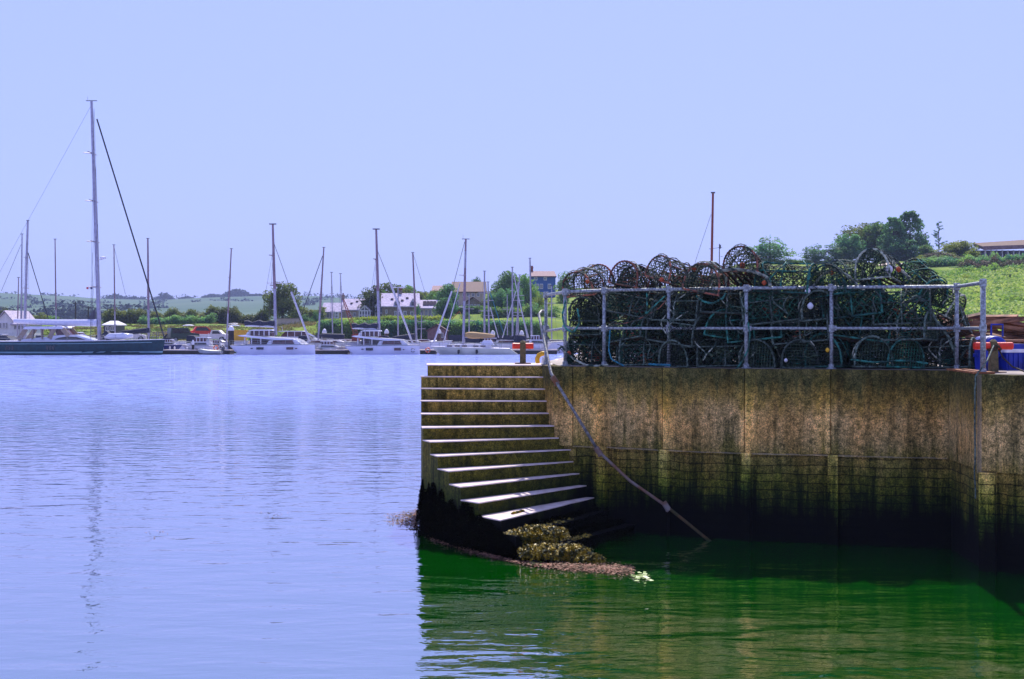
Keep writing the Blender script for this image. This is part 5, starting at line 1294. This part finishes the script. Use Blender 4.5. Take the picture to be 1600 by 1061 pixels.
# --- cream sloop
f = PX(738, 553.5, 157, z0=0.0); t = thing('sailing_yacht', 'cream sailing yacht with tan sail cover lying just left of the red mooring post', 'sailing yacht', f.o); t.location = f.o
secs = hull(f, 797, 673, 545, 541.5, 3.4, 'cream_gelcoat', t, full=.45, bow_rake=1.0, stern_rake=-.9, stripe=None); lifelines(secs, t, .5)
sloped(f, [(694,542.5),(700,538.5),(740,537.5),(766,539),(770,543.5)], -1.05, 1.05, 'white_deck', 'cabin_trunk', t)
for x0 in (699,711,722,740,751): sloped(f, [(x0,541.5),(x0,539.6),(x0+8,539.6),(x0+8,541.5)], -1.09, 1.09, 'red_glass', 'cabin_window', t)
sloped(f, [(751,539),(755,532),(768,531.5),(772,539)], -1.0, 1.0, 'sail_cover_white', 'sprayhood', t)
a, b = mast(f, t, 724, 540, 727.8, 374, .15, 'mast_alu', spr=(.36,.66), w=1.1)
mb = MB(); q0 = a+(b-a)*.42; mb.tube([q0, b], [.152,.10], 8); mb.build('upper_mast', MATS['mast_dull'], t)
mb = MB(); mb.tube([(f.x(727+i*5.8),0,f.z(523.3+.25*i)) for i in range(9)], [.22,.36,.38,.36,.33,.31,.28,.22,.12], 8); mb.build('sail_cover', MATS['sail_cover_tan'], t)
mb = MB(); mb.tube([(f.x(726),0,f.z(527)), (f.x(776),0,f.z(528.5))], .08, 6); mb.build('boom', MATS['mast_alu'], t)
wire(t, (f.x(726),0,f.z(378)), (f.x(706),0,f.z(455)), .03); wire(t, (f.x(706),0,f.z(455)), (f.x(677),0,f.z(537)), .10, 'furled_sail', 'furled_jib')
wire(t, (f.x(719),0,f.z(442)), (f.x(692),0,f.z(538)), .06, 'furled_sail', 'inner_stay')
for x0 in (717.5, 745.5):
    mb = MB(); mb.tube([(f.x(x0),-1.72,f.z(546)),(f.x(x0),-1.78,f.z(547)),(f.x(x0),-1.78,f.z(551.5)),(f.x(x0),-1.72,f.z(552.5))], [.04,.13,.13,.04], 8); mb.build('fender', MATS['stay_black'], t)

# --- other sailing yachts: hull behind the pontoon, mast where the photo has it
def yacht(lab, px, D, L, rz, bx, by, tx, ty, r=.10, hullm='gelcoat', fb=1.15, boom=None, stays=(), cov='sail_cover_dark', mm='mast_dull', spr=(.45,.7), beam=3.0, cabin=True):
    f = PX(px, 553.5, D, z0=0.0); t = thing('sailing_boat', lab, 'sailing boat', f.o, group='sailing boats berthed in the marina'); t.location = (f.o.x, D, 0)
    hp = L*F/D/2
    g = PX(px, 553.5, D, z0=0.0)
    yb = YH+(CAMZ-fb)*F/D; yb2 = YH+(CAMZ-fb-.25)*F/D
    hull(g, px-hp, px+hp, yb, yb2-.0, beam, hullm, t, full=.5, bow_rake=.8, rot=rz, deckm='white_deck', sheer_dip=.08)
    if cabin:
        z0, z1 = fb-.05, fb+.42; mb = MB()
        mb.prismy([(-L*.22,z0),(-L*.20,z1),(L*.12,z1-.06),(L*.22,z0)], -beam*.3, beam*.3); cb = mb.build('cabin', MATS['white_deck'], t, rot=rz)
        mb = MB(); mb.prismy([(-L*.18,z0+.14),(-L*.17,z1-.09),(L*.10,z1-.14),(L*.14,z0+.14)], -beam*.3-.03, beam*.3+.03); mb.build('cabin_window', MATS['red_glass'], cb, rot=rz)
        mb = MB(); mb.prismy([(-L*.30,z0),(-L*.29,z1+.5),(-L*.20,z1+.45),(-L*.15,z1)], -beam*.3, beam*.3); mb.build('sprayhood', MATS[cov], t, rot=rz)
    a = Vector((g.x(bx), 0, g.z(by))); b = Vector((g.x(tx), 0, g.z(ty)))
    if by < 536: a = Vector((a.x, 0, fb))
    mb = MB(); mb.tube([a, a+(b-a)*.5, b], [r, r*.92, r*.7], 7); ms = mb.build('mast', MATS[mm], t)
    mb = MB(); mb.tube([a, a+(b-a)*.32], [r*1.06, r*1.0], 7); mb.build('lower_mast', MATS['mast_alu'], ms)
    mb = MB(); mb.box((b.x,0,b.z+.04), (.35,.1,.06)); mb.build('masthead', MATS['rigging'], ms)
    for q in spr:
        c = a+(b-a)*q; mb = MB(); w = .75; mb.tube([c+Vector((-w*math.cos(rz+PI/2),-w*math.sin(rz+PI/2),0)), c, c+Vector((w*math.cos(rz+PI/2),w*math.sin(rz+PI/2),0))], .03, 4); mb.build('spreader', MATS['mast_alu'], ms)
    if boom:
        x0, y0, x1, y1, m = boom
        mb = MB(); pts = [Vector((g.x(x0+(x1-x0)*i/7), 0, g.z(y0+(y1-y0)*i/7))) for i in range(8)]
        mb.tube(pts, [.12,.24,.28,.27,.29,.30,.32,.30] if x1 > x0 else [.30,.32,.29,.28,.27,.26,.2,.1], 8); mb.build('sail_cover', MATS[m], t)
    for (x0, y0, x1, y1, rr_, m) in stays: wire(t, (g.x(x0),0,g.z(y0)), (g.x(x1),0,g.z(y1)), rr_, m)
    for s in (-1, 1):
        wire(t, a+(b-a)*.92, a+Vector((s*beam*.45*math.cos(rz+PI/2), s*beam*.45*math.sin(rz+PI/2), 0)), .011, name='shroud')
    return t
RS = 'rigging'; FS = 'furled_sail'
Y = [
 ('white yacht whose tall mast stands second from the left edge',30,168,10,.2,33,530,34.5,366,.10,dict(mm='mast_alu',stays=[(33,382,2,455,.025,RS)])),
 ('white yacht with the tallest mast of the cluster at the left edge',46,164,12,-.15,38,530,43.5,345,.17,dict(mm='mast_alu',stays=[(44,395,76,500,.05,'stay_black')])),
 ('white boat with the shortest thin mast at the left edge',20,172,8,.4,27,530,29,434,.08,dict()),
 ('boat whose thin mast stands between the left cluster and the tall mast',92,170,9,.3,88,530,86,374,.09,dict(mm='mast_dull')),
 ('boat whose thin mast stands just right of the tall white mast',186,170,9,.2,180,530,178,383,.09,dict(stays=[(178,385,196,460,.02,RS)])),
 ('yacht with black sail cover moored behind the bow of the teal yacht',214,161,11,.05,232.5,530,231,373,.13,dict(boom=(182,521,234,516,'sail_cover_dark'))),
 ('white yacht with a lone mast leaning slightly right beside the black pile',330,165,9,-.1,354,537,361.5,389,.10,dict()),
 ('white yacht with black sail cover between the two catamarans',512,163,11,-.05,497,532,506,387,.11,dict(boom=(500,524,538,526,'sail_cover_dark'),stays=[(504,400,468,500,.04,'stay_black')])),
 ('boat with the left thin mast of the pair before the cottages',522,172,8.5,.5,520,530,518,426,.08,dict(mm='mast_alu')),
 ('boat with the right thin mast of the pair before the cottages',538,174,8,.6,535,530,532,428,.08,dict(mm='mast_alu')),
 ('white yacht with blue-black sail cover right of the ringed catamaran',634,163,10.5,.05,651,537,645,395,.12,dict(boom=(612,529,648,525,'sail_cover_dark'),stays=[(646,398,668,470,.02,RS)])),
 ('small boat with a short white mast before the solar-panelled cottage',655,174,7,.8,658,530,659,488,.07,dict(mm='mast_alu')),
 ('boat with a short mast just right of the cream yacht mast',730,172,8,.9,733,530,733,460,.08,dict(mm='mast_alu')),
 ('yacht whose stout mast stands left in the crowd by the red mooring post',752,165,9,1.2,757,532,757,424,.12,dict(mm='mast_alu',stays=[(766,480,779,528,.06,FS)])),
 ('yacht whose mast stands close right of the stout mast in the crowd',770,169,9,1.0,764.5,532,762.5,441,.11,dict(mm='mast_alu',stays=[(765,455,789,527,.05,'rope_blue')])),
 ('boat with a short mast in the middle of the crowded berths',790,175,7.5,.9,793,530,792.5,461,.07,dict(mm='mast_alu')),
 ('white yacht with black boom cover in the crowd left of the red post',796,164,9.5,.35,801,532,800.5,418,.11,dict(mm='mast_alu',boom=(797,528,820,528,'sail_cover_dark'),stays=[(803,430,824,528,.06,FS),(806,455,785,528,.06,FS)])),
 ('yacht whose mast leans right above the red post on the landing',812,167,9,1.1,806,532,812,430,.09,dict(mm='mast_alu')),
 ('boat whose pale mast stands directly above the small red post',818,170,8.5,1.3,809.5,532,809.5,441,.11,dict(mm='mast_alu',stays=[(811,470,826,528,.07,FS)])),
 ('white yacht with the last tall mast before the quay railing',838,164,9,.2,831,533,828,404,.12,dict(mm='mast_alu')),
 ('boat glimpsed behind the left end of the railing with a short mast',866,168,8,.6,862,530,862,447,.08,dict(mm='mast_alu')),
]
for lab, px, D, L, rz, bx, by, tx, ty, r, kw in Y: yacht(lab, px, D, L, rz, bx, by, tx, ty, r, **kw)
# red mast far behind the heap
f = PX(1110, 520, 120); t = thing('fishing_boat_mast', 'tall thin reddish mast rising behind the lobster pots', 'mast', (f.o.x, 120, land(1110,120)-.3))
z0 = t.location.z
mb = MB(); mb.tube([(0,0,0),(X_(1114,120)-f.o.x,0,Z_(302,120)-z0)], [.13,.09], 8); mb.build('pole', MATS['brick_red'], t)
mb = MB(); mb.box((X_(1114,120)-f.o.x,0,Z_(301,120)-z0), (.35,.12,.12)); mb.build('masthead', MATS['rigging'], t)
mb = MB(); mb.tube([(X_(1111,120)-f.o.x,0,Z_(335,120)-z0), (X_(1088,120)-f.o.x,0,Z_(404,120)-z0),(X_(1060,120)-f.o.x,0,1)], .016, 4); mb.build('stay', MATS['rigging'], t)
f2 = PX(1124, 520, 125); t = thing('aerial_pole', 'short thin aerial pole just right of the red mast behind the pots', 'pole', (f2.o.x, 125, land(1124,125)-.3))
mb = MB(); h = Z_(381,125)-t.location.z; mb.tube([(0,0,0),(0,0,h)], .04, 6); mb.build('pole', MATS['rigging'], t)
mb = MB(); mb.tube([(-.9,0,h-.45),(.25,0,h-.3)], .02, 4); mb.box((.08,0,h-.25), (.1,.1,.35)); mb.build('aerial', MATS['rigging'], t)

# --- motor boats
def motorboat(lab, xs, xb, yd, D, hullm, h, W=3.0, win='red_glass', roof=True, group=None, name='motor_boat'):
    f = PX((xs+xb)/2, 553.5, D, z0=0.0); t = thing(name, lab, 'motor boat', f.o, group=group); t.location = f.o
    secs = hull(f, xs, xb, yd+1, yd-1, W, hullm, t, full=.5, bow_rake=.9); lifelines(secs, t, .4, 4)
    g = lambda q: xs+(xb-xs)*q
    sloped(f, [(g(.10),yd+.5),(g(.14),yd-h*.5),(g(.62),yd-h*.5),(g(.82),yd)], -W*.36, W*.36, 'gelcoat', 'cabin', t)
    sloped(f, [(g(.20),yd-h*.5),(g(.26),yd-h*.93),(g(.52),yd-h*.93),(g(.66),yd-h*.5)], -W*.33, W*.33, win, 'windscreen', t)
    for q in (.3,.4,.5): mb = MB(); mb.box((f.x(g(q)),-W*.335,(f.z(yd-h*.5)+f.z(yd-h*.93))/2), (.07,.06,f.z(yd-h*.93)-f.z(yd-h*.5))); mb.build('window_post', MATS['gelcoat'], t)
    sloped(f, [(g(.16),yd-h*.93),(g(.18),yd-h),(g(.50),yd-h),(g(.55),yd-h*.93)], -W*.37, W*.37, 'gelcoat', 'roof', t)
    sloped(f, [(g(.20),yd-h*.12),(g(.21),yd-h*.34),(g(.6),yd-h*.34),(g(.68),yd-h*.12)], -W*.37, W*.37, 'dark_glass', 'cabin_window', t)
    mb = MB(); mb.tube([(f.x(g(.2)),0,f.z(yd-h)),(f.x(g(.19)),0,f.z(yd-h-7))], .02, 4); mb.build('aerial', MATS['white_paint'], t)
    for q in (.25,.55,.75):
        mb = MB(); mb.tube([(f.x(g(q)),-W*.5-.08,f.z(yd+2)),(f.x(g(q)),-W*.5-.1,f.z(yd+3)),(f.x(g(q)),-W*.5-.1,f.z(yd+8)),(f.x(g(q)),-W*.5-.08,f.z(yd+9))], [.03,.1,.1,.03], 7); mb.build('fender', MATS['white_plastic'], t)
    return t
motorboat('sleek white motor yacht with dark arched windows behind the left catamaran', 420, 528, 535, 167, 'gelcoat', 18, 4.2)
motorboat('small navy blue hulled motor boat with white cabin beside the teal bow', 250, 286, 539, 161, 'navy_hull', 9, 2.4)
motorboat('white cabin cruiser with raked bow right of the navy boat', 336, 284, 540, 160, 'gelcoat', 13, 2.8)
motorboat('white cabin cruiser stern-on beside the left catamaran stern', 352, 318, 541, 162.5, 'gelcoat', 10, 2.8)
motorboat('small white motor boat low behind the cream yacht', 690, 722, 540, 166, 'gelcoat', 8, 2.6)
motorboat('white motor boat with red windows among the masts behind the cream yacht', 744, 790, 540, 163, 'gelcoat', 12, 3)
motorboat('white flybridge boat with a blue-grey canopy left of the railing end', 822, 862, 537, 161, 'gelcoat', 13, 3.2)
motorboat('white motor boat with pink-tinted windows behind the small red post', 786, 824, 541, 168, 'cream_gelcoat', 13, 3)
motorboat('white motor boat moored behind the teal yacht near its mast', 100, 150, 531, 170, 'gelcoat', 12, 3)
motorboat('small white launch hidden low between the two catamarans', 494, 540, 543, 160, 'gelcoat', 10, 2.6)
motorboat('grey-windowed boat behind the left part of the teal yacht', -20, 34, 532, 169, 'gelcoat', 10, 3)
f = PX(331, 553.5, 155.6, z0=0.0); t = thing('inflatable_dinghy', 'grey inflatable dinghy moored along the pontoon beside orange lifebuoys', 'dinghy', f.o); t.location = f.o
mb = MB(); x0, x1 = f.x(314), f.x(347); mb.tube([(x1,-.75,.28),(x0+.6,-.75,.30),(x0,-.35,.42),(x0-.1,0,.46),(x0,.35,.42),(x0+.6,.75,.30),(x1,.75,.28)], [.16,.23,.22,.2,.22,.23,.16], 10); mb.build('tube', MATS['galvanised'], t, smooth=True)
mb = MB(); mb.box(((x0+x1)/2+.2,0,.18), (x1-x0-.8,1.2,.12)); mb.build('floor_board', MATS['white_deck'], t)
mb = MB(); mb.box((x1+.1,0,.62), (.3,.28,.4)); mb.box((x1+.15,0,.1), (.12,.12,.8)); mb.build('outboard', MATS['slate_dark'], t)
# --- pontoons, piles, lifebuoys, poles
def pontoon(x0, x1, D, lab, w=2.4):
    f = PX((x0+x1)/2, 553.5, D, z0=0.0); t = thing('pontoon', lab, 'pontoon', f.o); t.location = f.o
    L = f.x(x1)-f.x(x0); mb = MB(); mb.box((0,0,.12), (L,w,.55)); mb.build('float', MATS['pontoon_side'], t)
    mb = MB(); mb.box((0,0,.46), (L+.1,w+.1,.12)); mb.build('walkway', MATS['pontoon_top'], t)
    n = int(L/4)
    for k in range(n):
        mb = MB(); x = -L/2+L*(k+.5)/n; mb.box((x,-w*.42,.56), (.35,.08,.06)); mb.tube([(x-.15,-w*.42,.6),(x+.15,-w*.42,.6)], .03, 5); mb.build('cleat', MATS['rigging'], t)
pontoon(258, 362, 158.5, 'low floating pontoon right of the teal yacht bow'); pontoon(462, 545, 159.2, 'low floating pontoon between the two catamarans'); pontoon(650, 682, 159.2, 'short pontoon piece between the catamaran and the cream yacht'); pontoon(784, 870, 160, 'pontoon at the right behind the red mooring post')
pontoon(262, 560, 172, 'back row pontoon running behind the left catamaran', 3)
for px, yt, D, m, lab in ((361,516,160,'pile_black','thick black mooring pile with a white cap left of the left catamaran'),(301.5,538,158,'pile_black','short black post on the pontoon beside the white cruiser'),(507,520,170,'pile_brown','white-capped mooring pile between the catamarans'),(604,520.5,170,'pile_brown','white-capped mooring pile behind the ringed catamaran'),(686,520.5,170,'pile_brown','brown white-capped mooring pile beside the boathouse'),(770,522.5,170,'pile_brown','white-capped pile behind the tan sail cover'),(815,522.5,170,'pile_brown','white-capped pile just above the small red post')):
    t = thing('mooring_pile', lab, 'mooring pile', (X_(px,D), D, -1), group='mooring piles'); h = Z_(yt,D)+1; r = .33 if D < 165 else .26
    if px == 301.5: r = .15
    mb = MB(); mb.tube([(0,0,0),(0,0,h)], r, 12); mb.build('pile', MATS[m], t, smooth=False)
    mb = MB(); mb.lathe((0,0,h), [(r*1.1,-.05),(r*1.1,.12),(r*.7,.38),(.04,.5)], 12); mb.build('cap', MATS['white_paint'], t)
for px, y, D, m, lab in ((337.5,543.5,157.8,'orange_ring','orange lifebuoy on the pontoon, left one of the pair'),(347.5,543.5,157.8,'rigging','dark lifebuoy right of the orange one by the black pile'),(668.5,547,158,'orange_ring','orange lifebuoy between the ringed catamaran and the cream yacht')):
    t = thing('lifebuoy', lab, 'lifebuoy', P(px,y,D)); mb = MB(); mb.tube([(math.cos(a)*.24,0,math.sin(a)*.24) for a in [k*PI/8 for k in range(16)]], .075, 7, closed=True); mb.build('ring', MATS[m], t, smooth=True)
    for k in range(4):
        a = k*PI/2+.4; mb = MB(); mb.tube([(math.cos(a+d_)*.24,0,math.sin(a+d_)*.24) for d_ in (-.14,0,.14)], .08, 7); mb.build('band', MATS['white_paint'], t)
for px, yt, D, lab in ((428.5,442,168,'white double-armed lamp pole close right of the left catamaran mast'),(622,449,168,'white double-armed lamp pole right of the ringed catamaran mast')):
    t = thing('lamp_pole', lab, 'street lamp', (X_(px,D), D, .5)); h = Z_(yt,D)-.5
    mb = MB(); mb.tube([(0,0,0),(0,0,h)], [.10,.07], 8); mb.build('pole', MATS['mast_alu'], t)
    mb = MB(); mb.tube([(-.75,0,h),(.75,0,h)], .05, 5); mb.build('arm', MATS['white_paint'], t)
    for s in (-1, 1): mb = MB(); mb.box((s*.55,0,h-.02), (.6,.22,.12)); mb.build('lamp_head', MATS['white_paint'], t)
for i, (px, yt, yb, D, lab) in enumerate(((118,471,506,225,'dark utility pole behind the boom of the teal yacht'),(138,478,505,225,'shorter dark pole right of the utility pole behind the boom'),(355,381,0,0,''))):
    if D == 0: continue
    t = thing('utility_pole', lab, 'utility pole', P(px, yb, D)); h = Z_(yt,D)-t.location.z
    mb = MB(); mb.tube([(0,0,-1),(0,0,h)], [.14,.1], 7); mb.build('pole', MATS['bark'], t); mb = MB(); mb.box((0,0,h-.3), (.9,.1,.1)); mb.build('crossarm', MATS['bark'], t)
for (xa, ya, xb_, yb_, D, lab) in ((119,468.5,232,478,224,'upper overhead wire strung from the utility pole to the right'),(119,476,212,482,224,'lower overhead wire strung behind the tall mast')):
    a, b = P(xa,ya,D), P(xb_,yb_,D); pts = [a+(b-a)*k/12-Vector((0,0,.35*math.sin(PI*k/12))) for k in range(13)]
    mb = MB(); mb.tube(pts, .035, 4); tag(mb.build('overhead_wire', MATS['rigging']), lab, 'cable')
# red lattice boom
t = thing('gangway', 'red lattice boom slanting up in front of the long cottage', 'derrick', (X_(556,172), 172, .5)); f = PX(556,553.5,172,z0=.5); f.o = Vector(t.location)
mb = MB(); a0, b0 = Vector((f.x(556),0,f.z(522))), Vector((f.x(536.5),0,f.z(468)))
for s in (-.16, .16): mb.tube([a0+Vector((s*1.6,0,0)), a0+(b0-a0)*.5+Vector((s*1.3,0,0)), b0+Vector((s*.4,0,0))], .045, 5)
for k in range(22):
    q = k/22; w = .2*(1-q*.7); p = a0+(b0-a0)*q; p2 = a0+(b0-a0)*(q+.04); mb.tube([p+Vector((-w if k % 2 else w,0,0)), p2+Vector((w if k % 2 else -w,0,0))], .03, 4)
mb.build('lattice_boom', MATS['brick_red'], t); mb = MB(); mb.box((f.x(556),0,(f.z(522))/2), (.9,.9,f.z(522))); mb.build('boom_base', MATS['brick_red'], t)
# --- vehicles
def car(px, D, L, h, m, lab, rz=0.0, pickup=False, name='parked_car', suv=False):
    z = land(px, D)+.05; t = thing(name, lab, 'car', (X_(px,D), D, z), rz, group='vehicles parked along the shore road'); w = 1.75
    if pickup: body = [(-L/2,.35),(-L/2,.95),(-L*.02,.95),(.03*L,h),(.24*L,h),(.34*L,1.0),(L/2,.88),(L/2,.35)]
    elif suv: body = [(-L/2,.4),(-L/2,1.1),(-L*.47,h),(L*.1,h),(L*.22,1.15),(L/2,1.02),(L/2,.4)]
    else: body = [(-L/2,.3),(-L/2,.85),(-L*.36,.98),(-L*.26,h),(L*.1,h),(L*.26,.92),(L*.48,.75),(L/2,.3)]
    mb = MB(); mb.prismy(body, -w/2, w/2); mb.build('body', MATS[m], t)
    g = [(-L*.44,1.08),(-L*.42,h-.12),(L*.08,h-.12),(L*.17,1.08)] if suv else [(L*.045,1.0),(L*.06,h-.1),(L*.22,h-.1),(L*.29,1.0)] if pickup else [(-L*.30,.96),(-L*.235,h-.08),(L*.08,h-.08),(L*.2,.94)]
    mb = MB(); mb.prismy(g, -w/2-.015, w/2+.015); mb.build('window', MATS['dark_glass'], t)
    for sx in (-.32, .32):
        for sy in (-1, 1):
            mb = MB(); mb.tube([(sx*L, sy*w/2-sy*.2, .33),(sx*L, sy*(w/2+.02), .33)], .33, 14); wh = mb.build('wheel', MATS['tyre'], t)
            mb = MB(); mb.tube([(sx*L, sy*(w/2+.021), .33),(sx*L, sy*(w/2+.035), .33)], .19, 10); mb.build('hubcap', MATS['galvanised'], wh)
    for sy in (-.6, .6):
        mb = MB(); mb.box((L/2+.01, sy, .7), (.05,.28,.16)); mb.build('headlight', MATS['white_plastic'], t)
    return t
car(286, 176, 3.6, 1.75, 'green_paint', 'dark green off-road car parked on the shore behind the navy boat', rz=.5, suv=True)
car(331, 177, 4.4, 1.45, 'white_paint', 'white pickup parked right of the dark green off-road car', pickup=True, name='parked_pickup')
car(284, 187, 3.6, 1.4, 'red_paint', 'red car parked up the bank behind the green off-road car')
car(318, 188, 3.9, 1.5, 'red_paint', 'red car parked up the bank behind the white pickup', rz=.3)
car(206, 180, 3.6, 1.35, 'white_paint', 'white car half hidden behind the black-covered yacht', rz=.2)
f = PX(375, 524, 180); t = thing('yellow_hopper', 'small yellow container on the shore behind the black pile', 'container', (f.o.x, 180, land(375,180)))
mb = MB(); mb.box((0,0,.75), (1.5,1.2,1.3), taper=1.15); mb.build('tub', MATS['yellow_plastic'], t); mb = MB(); mb.box((0,0,1.43), (1.85,1.5,.08)); mb.build('lid', MATS['yellow_plastic'], t)
for px, D, m, lab in ((716,206,'orange_plastic','orange garden play slide on the lawn below the brown-roofed house'),):
    t = thing('garden_slide', lab, 'slide', (X_(px,D), D, land(px,D))); mb = MB(); mb.bar((-.9,0,.1), (.2,0,1.2), .5, .08); mb.build('chute', MATS['orange_plastic'], t)
    mb = MB(); mb.bar((.2,-.2,1.2), (.7,-.2,0), .06, .06); mb.bar((.2,.2,1.2), (.7,.2,0), .06, .06); mb.build('ladder', MATS['yellow_plastic'], t)
for i, (px, D) in enumerate(((92,214),(110,212),(295,215),(366,216),(366,222))):
    t = thing('upturned_dinghy', ['white upturned dinghy on the bank behind the teal yacht cabin','white upturned dinghy right of the first behind the yacht cabin','white upturned dinghy on the grass behind the red cars','white upturned dinghy on the grass left of the catamaran mast','second white upturned dinghy higher on the grass left of the catamaran'][i], 'dinghy', (X_(px,D), D, land(px,D)), R.uniform(-.3,.3), group='dinghies on the bank')
    mb = MB(); n = 9; sec = []
    for k in range(n):
        q = k/(n-1); w = .62*math.sin(PI*min(1, q*.72+.18))**.7; h = .45*(math.sin(PI*min(.97,max(.06,q)))**.4)
        for j in range(7): a = PI*j/6; mb.v.append((-1.5+3*q, -math.cos(a)*w, math.sin(a)*h))
    for k in range(n-1):
        for j in range(6): mb.f.append((k*7+j, (k+1)*7+j, (k+1)*7+j+1, k*7+j+1))
    mb.f += [tuple(range(7)), tuple(range((n-1)*7, n*7))[::-1]]
    t.scale = (.62,.62,.6); mb.build('shell', MATS['white_paint'], t, smooth=True); mb = MB(); mb.tube([(-1.5,0,.3),(0,0,.47),(1.5,0,.3)], .03, 5); mb.build('keel', MATS['timber'], t)

# ------------------------------------------------------------------ haze, sky, sun, camera
mb = MB(); mb.box((0, 1000, 44), (2600, 2200, 94)); hz = mb.build('haze', None or MATS['far_grass']); tag(hz, 'thin summer haze over the harbour', 'haze', kind='stuff')
hm = bpy.data.materials.new('air'); nt, N, L = nodes_of(hm); o = N.new('ShaderNodeOutputMaterial'); pv = N.new('ShaderNodeVolumePrincipled')
pv.inputs['Color'].default_value = (.50,.60,.92,1); pv.inputs['Density'].default_value = .00027; pv.inputs['Anisotropy'].default_value = 0
L.new(pv.outputs[0], o.inputs['Volume']); hz.data.materials.clear(); hz.data.materials.append(hm)
EXPO = .55
SUN_EL, SUN_AZ = 50.0, 11.0      # azimuth clockwise from straight ahead (+Y)
w = bpy.data.worlds.new('World'); scene.world = w; w.use_nodes = True; nt = w.node_tree; nt.nodes.clear(); N, L = nt.nodes, nt.links
sky = N.new('ShaderNodeTexSky'); sky.sky_type = 'NISHITA'; sky.sun_disc = False; sky.sun_elevation = math.radians(SUN_EL); sky.sun_rotation = math.radians(SUN_AZ); sky.sun_intensity = 1.0; sky.dust_density = .6; sky.ozone_density = 2.0
mx = N.new('ShaderNodeMix'); mx.data_type = 'RGBA'; mx.inputs[0].default_value = .86; mx.inputs[7].default_value = (3.20,3.90,8.8,1)
bg = N.new('ShaderNodeBackground'); bg.inputs['Strength'].default_value = .10; out = N.new('ShaderNodeOutputWorld')
L.new(sky.outputs[0], mx.inputs[6]); L.new(mx.outputs[2], bg.inputs[0]); L.new(bg.outputs[0], out.inputs[0])
sd = bpy.data.lights.new('sun', 'SUN'); sd.energy = 5.0; sd.angle = math.radians(.5); sd.color = (1, .93, .84)
so = bpy.data.objects.new('sun', sd); COL.objects.link(so)
el, az = math.radians(SUN_EL), math.radians(SUN_AZ)
so.rotation_euler = Vector((math.sin(az)*math.cos(el), math.cos(az)*math.cos(el), math.sin(el))).to_track_quat('Z', 'Y').to_euler()
cd = bpy.data.cameras.new('camera'); cam = bpy.data.objects.new('camera', cd); COL.objects.link(cam); scene.camera = cam
cd.sensor_width = 36; cd.lens = F*36/1600; cam.location = (0, 0, CAMZ); cam.rotation_euler = (PI/2, 0, 0); cd.shift_y = -(1061/2-YH)/1600*-1*-1
cd.clip_end = 6000; cd.clip_start = .1
scene.view_settings.view_transform = 'Standard'; scene.view_settings.look = 'None'; scene.view_settings.gamma = 1; scene.view_settings.exposure = EXPO
scene.cycles.volume_bounces = 0; scene.cycles.max_bounces = 8
